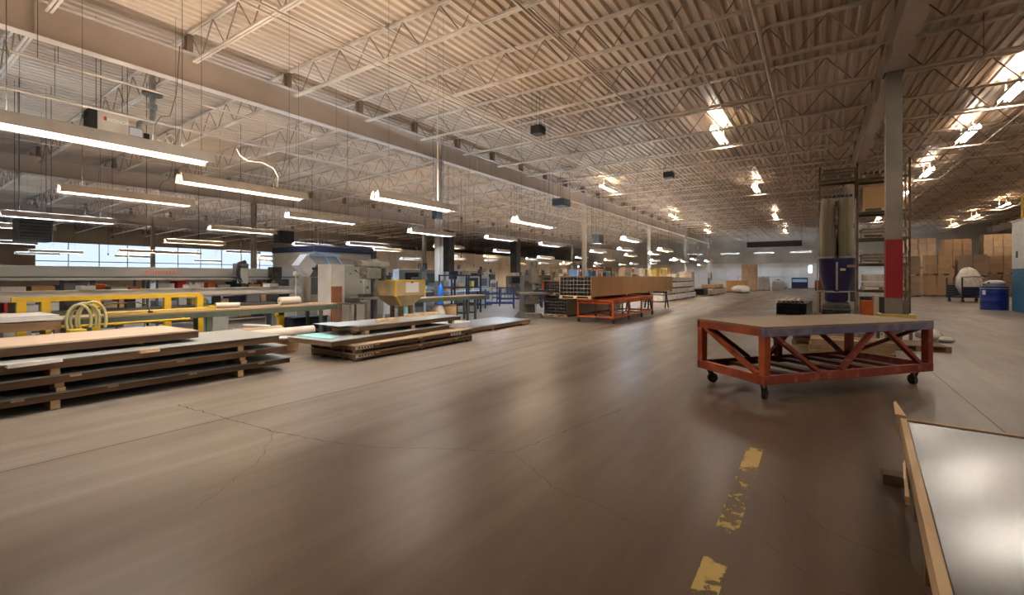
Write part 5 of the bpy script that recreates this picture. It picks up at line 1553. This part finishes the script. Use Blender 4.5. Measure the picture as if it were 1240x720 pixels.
# ---------------------------------------------------------------- things hanging from the roof
def heater():
    x, y = -15.5, 4.45
    t = thing('unit_heater', 'beige gas unit heater with black louvred end hung near the roof', 'heater', (x, y, 5.42))
    MB().bx(-.45, .0, -.62, .02, 0, .56).build('heater_body', 'hood', t, bevel=.01)
    lv = MB().bx(-.42, -.03, -.80, -.62, .02, .54).build('louvre_box', 'black', t)
    for k in range(7):
        MB().box((-.22, -.81, .06 + k * .07), (.36, .04, .008), rx=.5).build('louvre_blade', 'steel_dark', lv)
    MB().bx(-.40, -.02, .02, .35, .04, .30).build('burner_box', 'machine_grey', t)
    MB().bx(-.02, .0, .05, .32, .06, .26).build('data_plate', 'white', t)
    MB().bx(.0, .004, -.50, -.44, .30, .40).build('red_badge', 'red', t)
    lettering('REZNOR', .115, 'lamp_white', t, (.004, -.20, .33), (R(90), 0, R(90)))
    MB().bx(-.2, -.05, .38, .5, .04, .2).build('gas_valve', 'black', t)
    MB().bx(-.05, .05, .52, .64, .05, .18).build('junction_box', 'cream', t)
    MB().tube([(-.2, .3, .30), (-.2, .32, .48), (-.2, .40, .56), (-.2, .6, .58)], .07, 12).build('flue_elbow', 'galv', t)
    MB().cyl((-.2, .62, .58), (-.2, .62, 2.60), .075, 14).build('flue_pipe', 'galv', t)
    MB().cyl((-.2, .62, .95), (-.2, .62, 1.1), .12, 14).build('flue_collar', 'galv', t)
    MB().cyl((-.2, .62, 1.35), (-.2, .62, 1.42), .24, 14).build('flue_flashing', 'iron', t)
    MB().tube([(.0, .6, .1), (.02, .8, .02), (.02, 1.0, .05), (.02, 1.1, .2), (.0, 1.0, .3), (.0, .85, .2), (.02, .95, .02), (.0, 1.2, .0), (.0, 1.25, .6)], .018, 6).build('gas_hose', 'cable_white', t)
    for xx, yy in ((-.42, -.55), (-.03, -.55), (-.42, 0), (-.03, 0)):
        MB().cyl((xx, yy, .56), (xx, yy, 2.60), .008, 4, caps=False).build('hanger_rod', 'cable', t)
heater()
def hung_box(label, x, y, z, w, d, h, m, rz=0, fan=True):
    t = thing('unit_heater', label, 'heater', (x, y, z), rz, 'hanging unit heaters')
    MB().bx(-w / 2, w / 2, -d / 2, d / 2, 0, h).build('heater_body', m, t, bevel=.02)
    if fan:
        MB().bx(w / 2, w / 2 + .02, -d / 2 + .05, d / 2 - .05, .06, h - .06).build('grille_frame', 'steel_dark', t)
        for k in range(6):
            MB().bx(w / 2 + .02, w / 2 + .035, -d / 2 + .06, d / 2 - .06, .09 + k * (h - .2) / 5, .12 + k * (h - .2) / 5).build('louvre_blade', m, t)
    r = roof(x)
    for xx in (-w / 2 + .04, w / 2 - .04):
        for yy in (-d / 2 + .04, d / 2 - .04):
            MB().cyl((xx, yy, h), (xx, yy, r + .05 - z), .008, 4, caps=False).build('hanger_rod', 'cable', t)
    return t
hung_box('charcoal unit heater hung low below the bluish strip light', -21, 3.6, 2.75, .7, .8, .72, 'machine_dark')
hung_box('dark unit heater hung beside the tan girder', -12.4, 23.7, 5.72, .7, 1.0, .42, 'machine_dark')
hung_box('small dark fan unit high among the joists over the aisle', -8.2, 13.9, 6.65, .4, .4, .3, 'steel_dark')
hung_box('small dark fan unit high among the joists near the far strip lights', -6.4, 24.2, 6.75, .45, .45, .3, 'steel_dark')
hung_box('grey unit heater mounted beside the second cream column', -13.1, 30.6, 4.0, .6, .8, .65, 'machine_dark')
hung_box('grey unit heater mounted beside the first cream column', -13.3, 14.2, 4.05, .3, .35, .35, 'steel_dark')
hung_box('grey unit heater mounted beside the fourth cream column', -13.1, 61, 3.6, .7, .9, .8, 'machine_dark')
hung_box('dark unit heater mounted on the machine hall column', -28.9, 16.4, 3.8, .7, 1.0, .8, 'steel_dark')
hung_box('long grey duct box hung behind the machine hall column', -28.0, 19.0, 3.45, .4, 3.2, .3, 'machine_beige', fan=False)
hung_box('tall dark duct drop behind the first cream column', -16.6, 18.6, 1.9, .45, .45, 2.2, 'steel_dark', fan=False)
hung_box('tall dark duct drop above the olive cabinet', -16.6, 25.2, 1.9, .5, .5, 2.2, 'steel_dark', fan=False)
hung_box('long dark equipment trolley hung under the far roof', -4.5, 66, 5.4, 6.0, .6, .7, 'steel_dark', fan=False)
# pipes and conduits run along the building below the roof
def pipe(label, x, z, r, y0, y1, m, drops=()):
    t = thing('overhead_pipe', label, 'pipe', (x, y0, z))
    MB().cyl((0, 0, 0), (0, y1 - y0, 0), r, 8).build('pipe_run', m, t)
    n = max(2, int((y1 - y0) / 6))
    for k in range(n):
        y = .4 + k * (y1 - y0 - .8) / (n - 1)
        MB().cyl((0, y, r), (0, y, roof(x) + .05 - z), .006, 4, caps=False).build('pipe_hanger', 'cable', t)
    for y, zz in drops:
        MB().cyl((0, y - y0, -r), (0, y - y0, zz - z), .03, 8).build('drop_pipe', 'joist', t)
    return t
pipe('cream gas pipe slung across in front of the beige heater', -14.7, 5.75, .03, -4, 40, 'joist')
pipe('thin rusty pipe tight under the roof deck of the machine hall', -15.3, 6.75, .02, -4, 50, 'wood')
pipe('thin conduit under the roof deck beyond the beige heater', -17.5, 6.6, .018, -4, 60, 'joist')
pipe('grey conduit deep in the machine hall', -22.0, 6.4, .025, -4, 60, 'joist')
pipe('sprinkler main over the aisle', -9.1, 7.0, .03, -4, 74, 'joist')
pipe('sprinkler branch over the middle of the aisle', -4.9, 7.0, .028, -4, 74, 'joist')
pipe('thick sprinkler pipe near the red banded column', -1.05, 6.95, .05, -4, 74, 'joist')
pipe('sprinkler pipe beyond the red banded column', 3.4, 7.0, .03, -4, 74, 'joist')
pipe('pale air line beside the cream columns', -13.6, 6.2, .025, 2, 60, 'joist')
rnd = random.Random(21)
for i in range(26):
    x = -14.5 - rnd.random() * 22; y = 5 + i * 1.45 + rnd.random()
    zb = 2.0 + rnd.random() * 1.6
    t = thing('drop_cord', f'{ORD[i % 12]} power cord of the {("near", "middle", "deep")[i // 12]} batch dropping from the machine hall roof', 'cord', (x, y, zb), 0, 'power cords dropping from the roof')
    MB().cyl((0, 0, .1), (0, 0, roof(x) + .05 - zb), .009, 5, caps=False).build('cord', 'cable', t)
    MB().cyl((0, 0, 0), (0, 0, .1), .03, 8).build('connector', 'black', t)
t = thing('drop_cord', 'pale vertical conduit dropping in front of the first cream column', 'cord', (-7.95, 8.5, 3.6), 0)
MB().cyl((0, 0, 0), (0, 0, roof(0) + .05 - 3.6), .012, 6, caps=False).build('cord', 'joist', t)
MB().cyl((0, 0, -.05), (0, 0, 0), .03, 8).build('connector', 'joist', t)
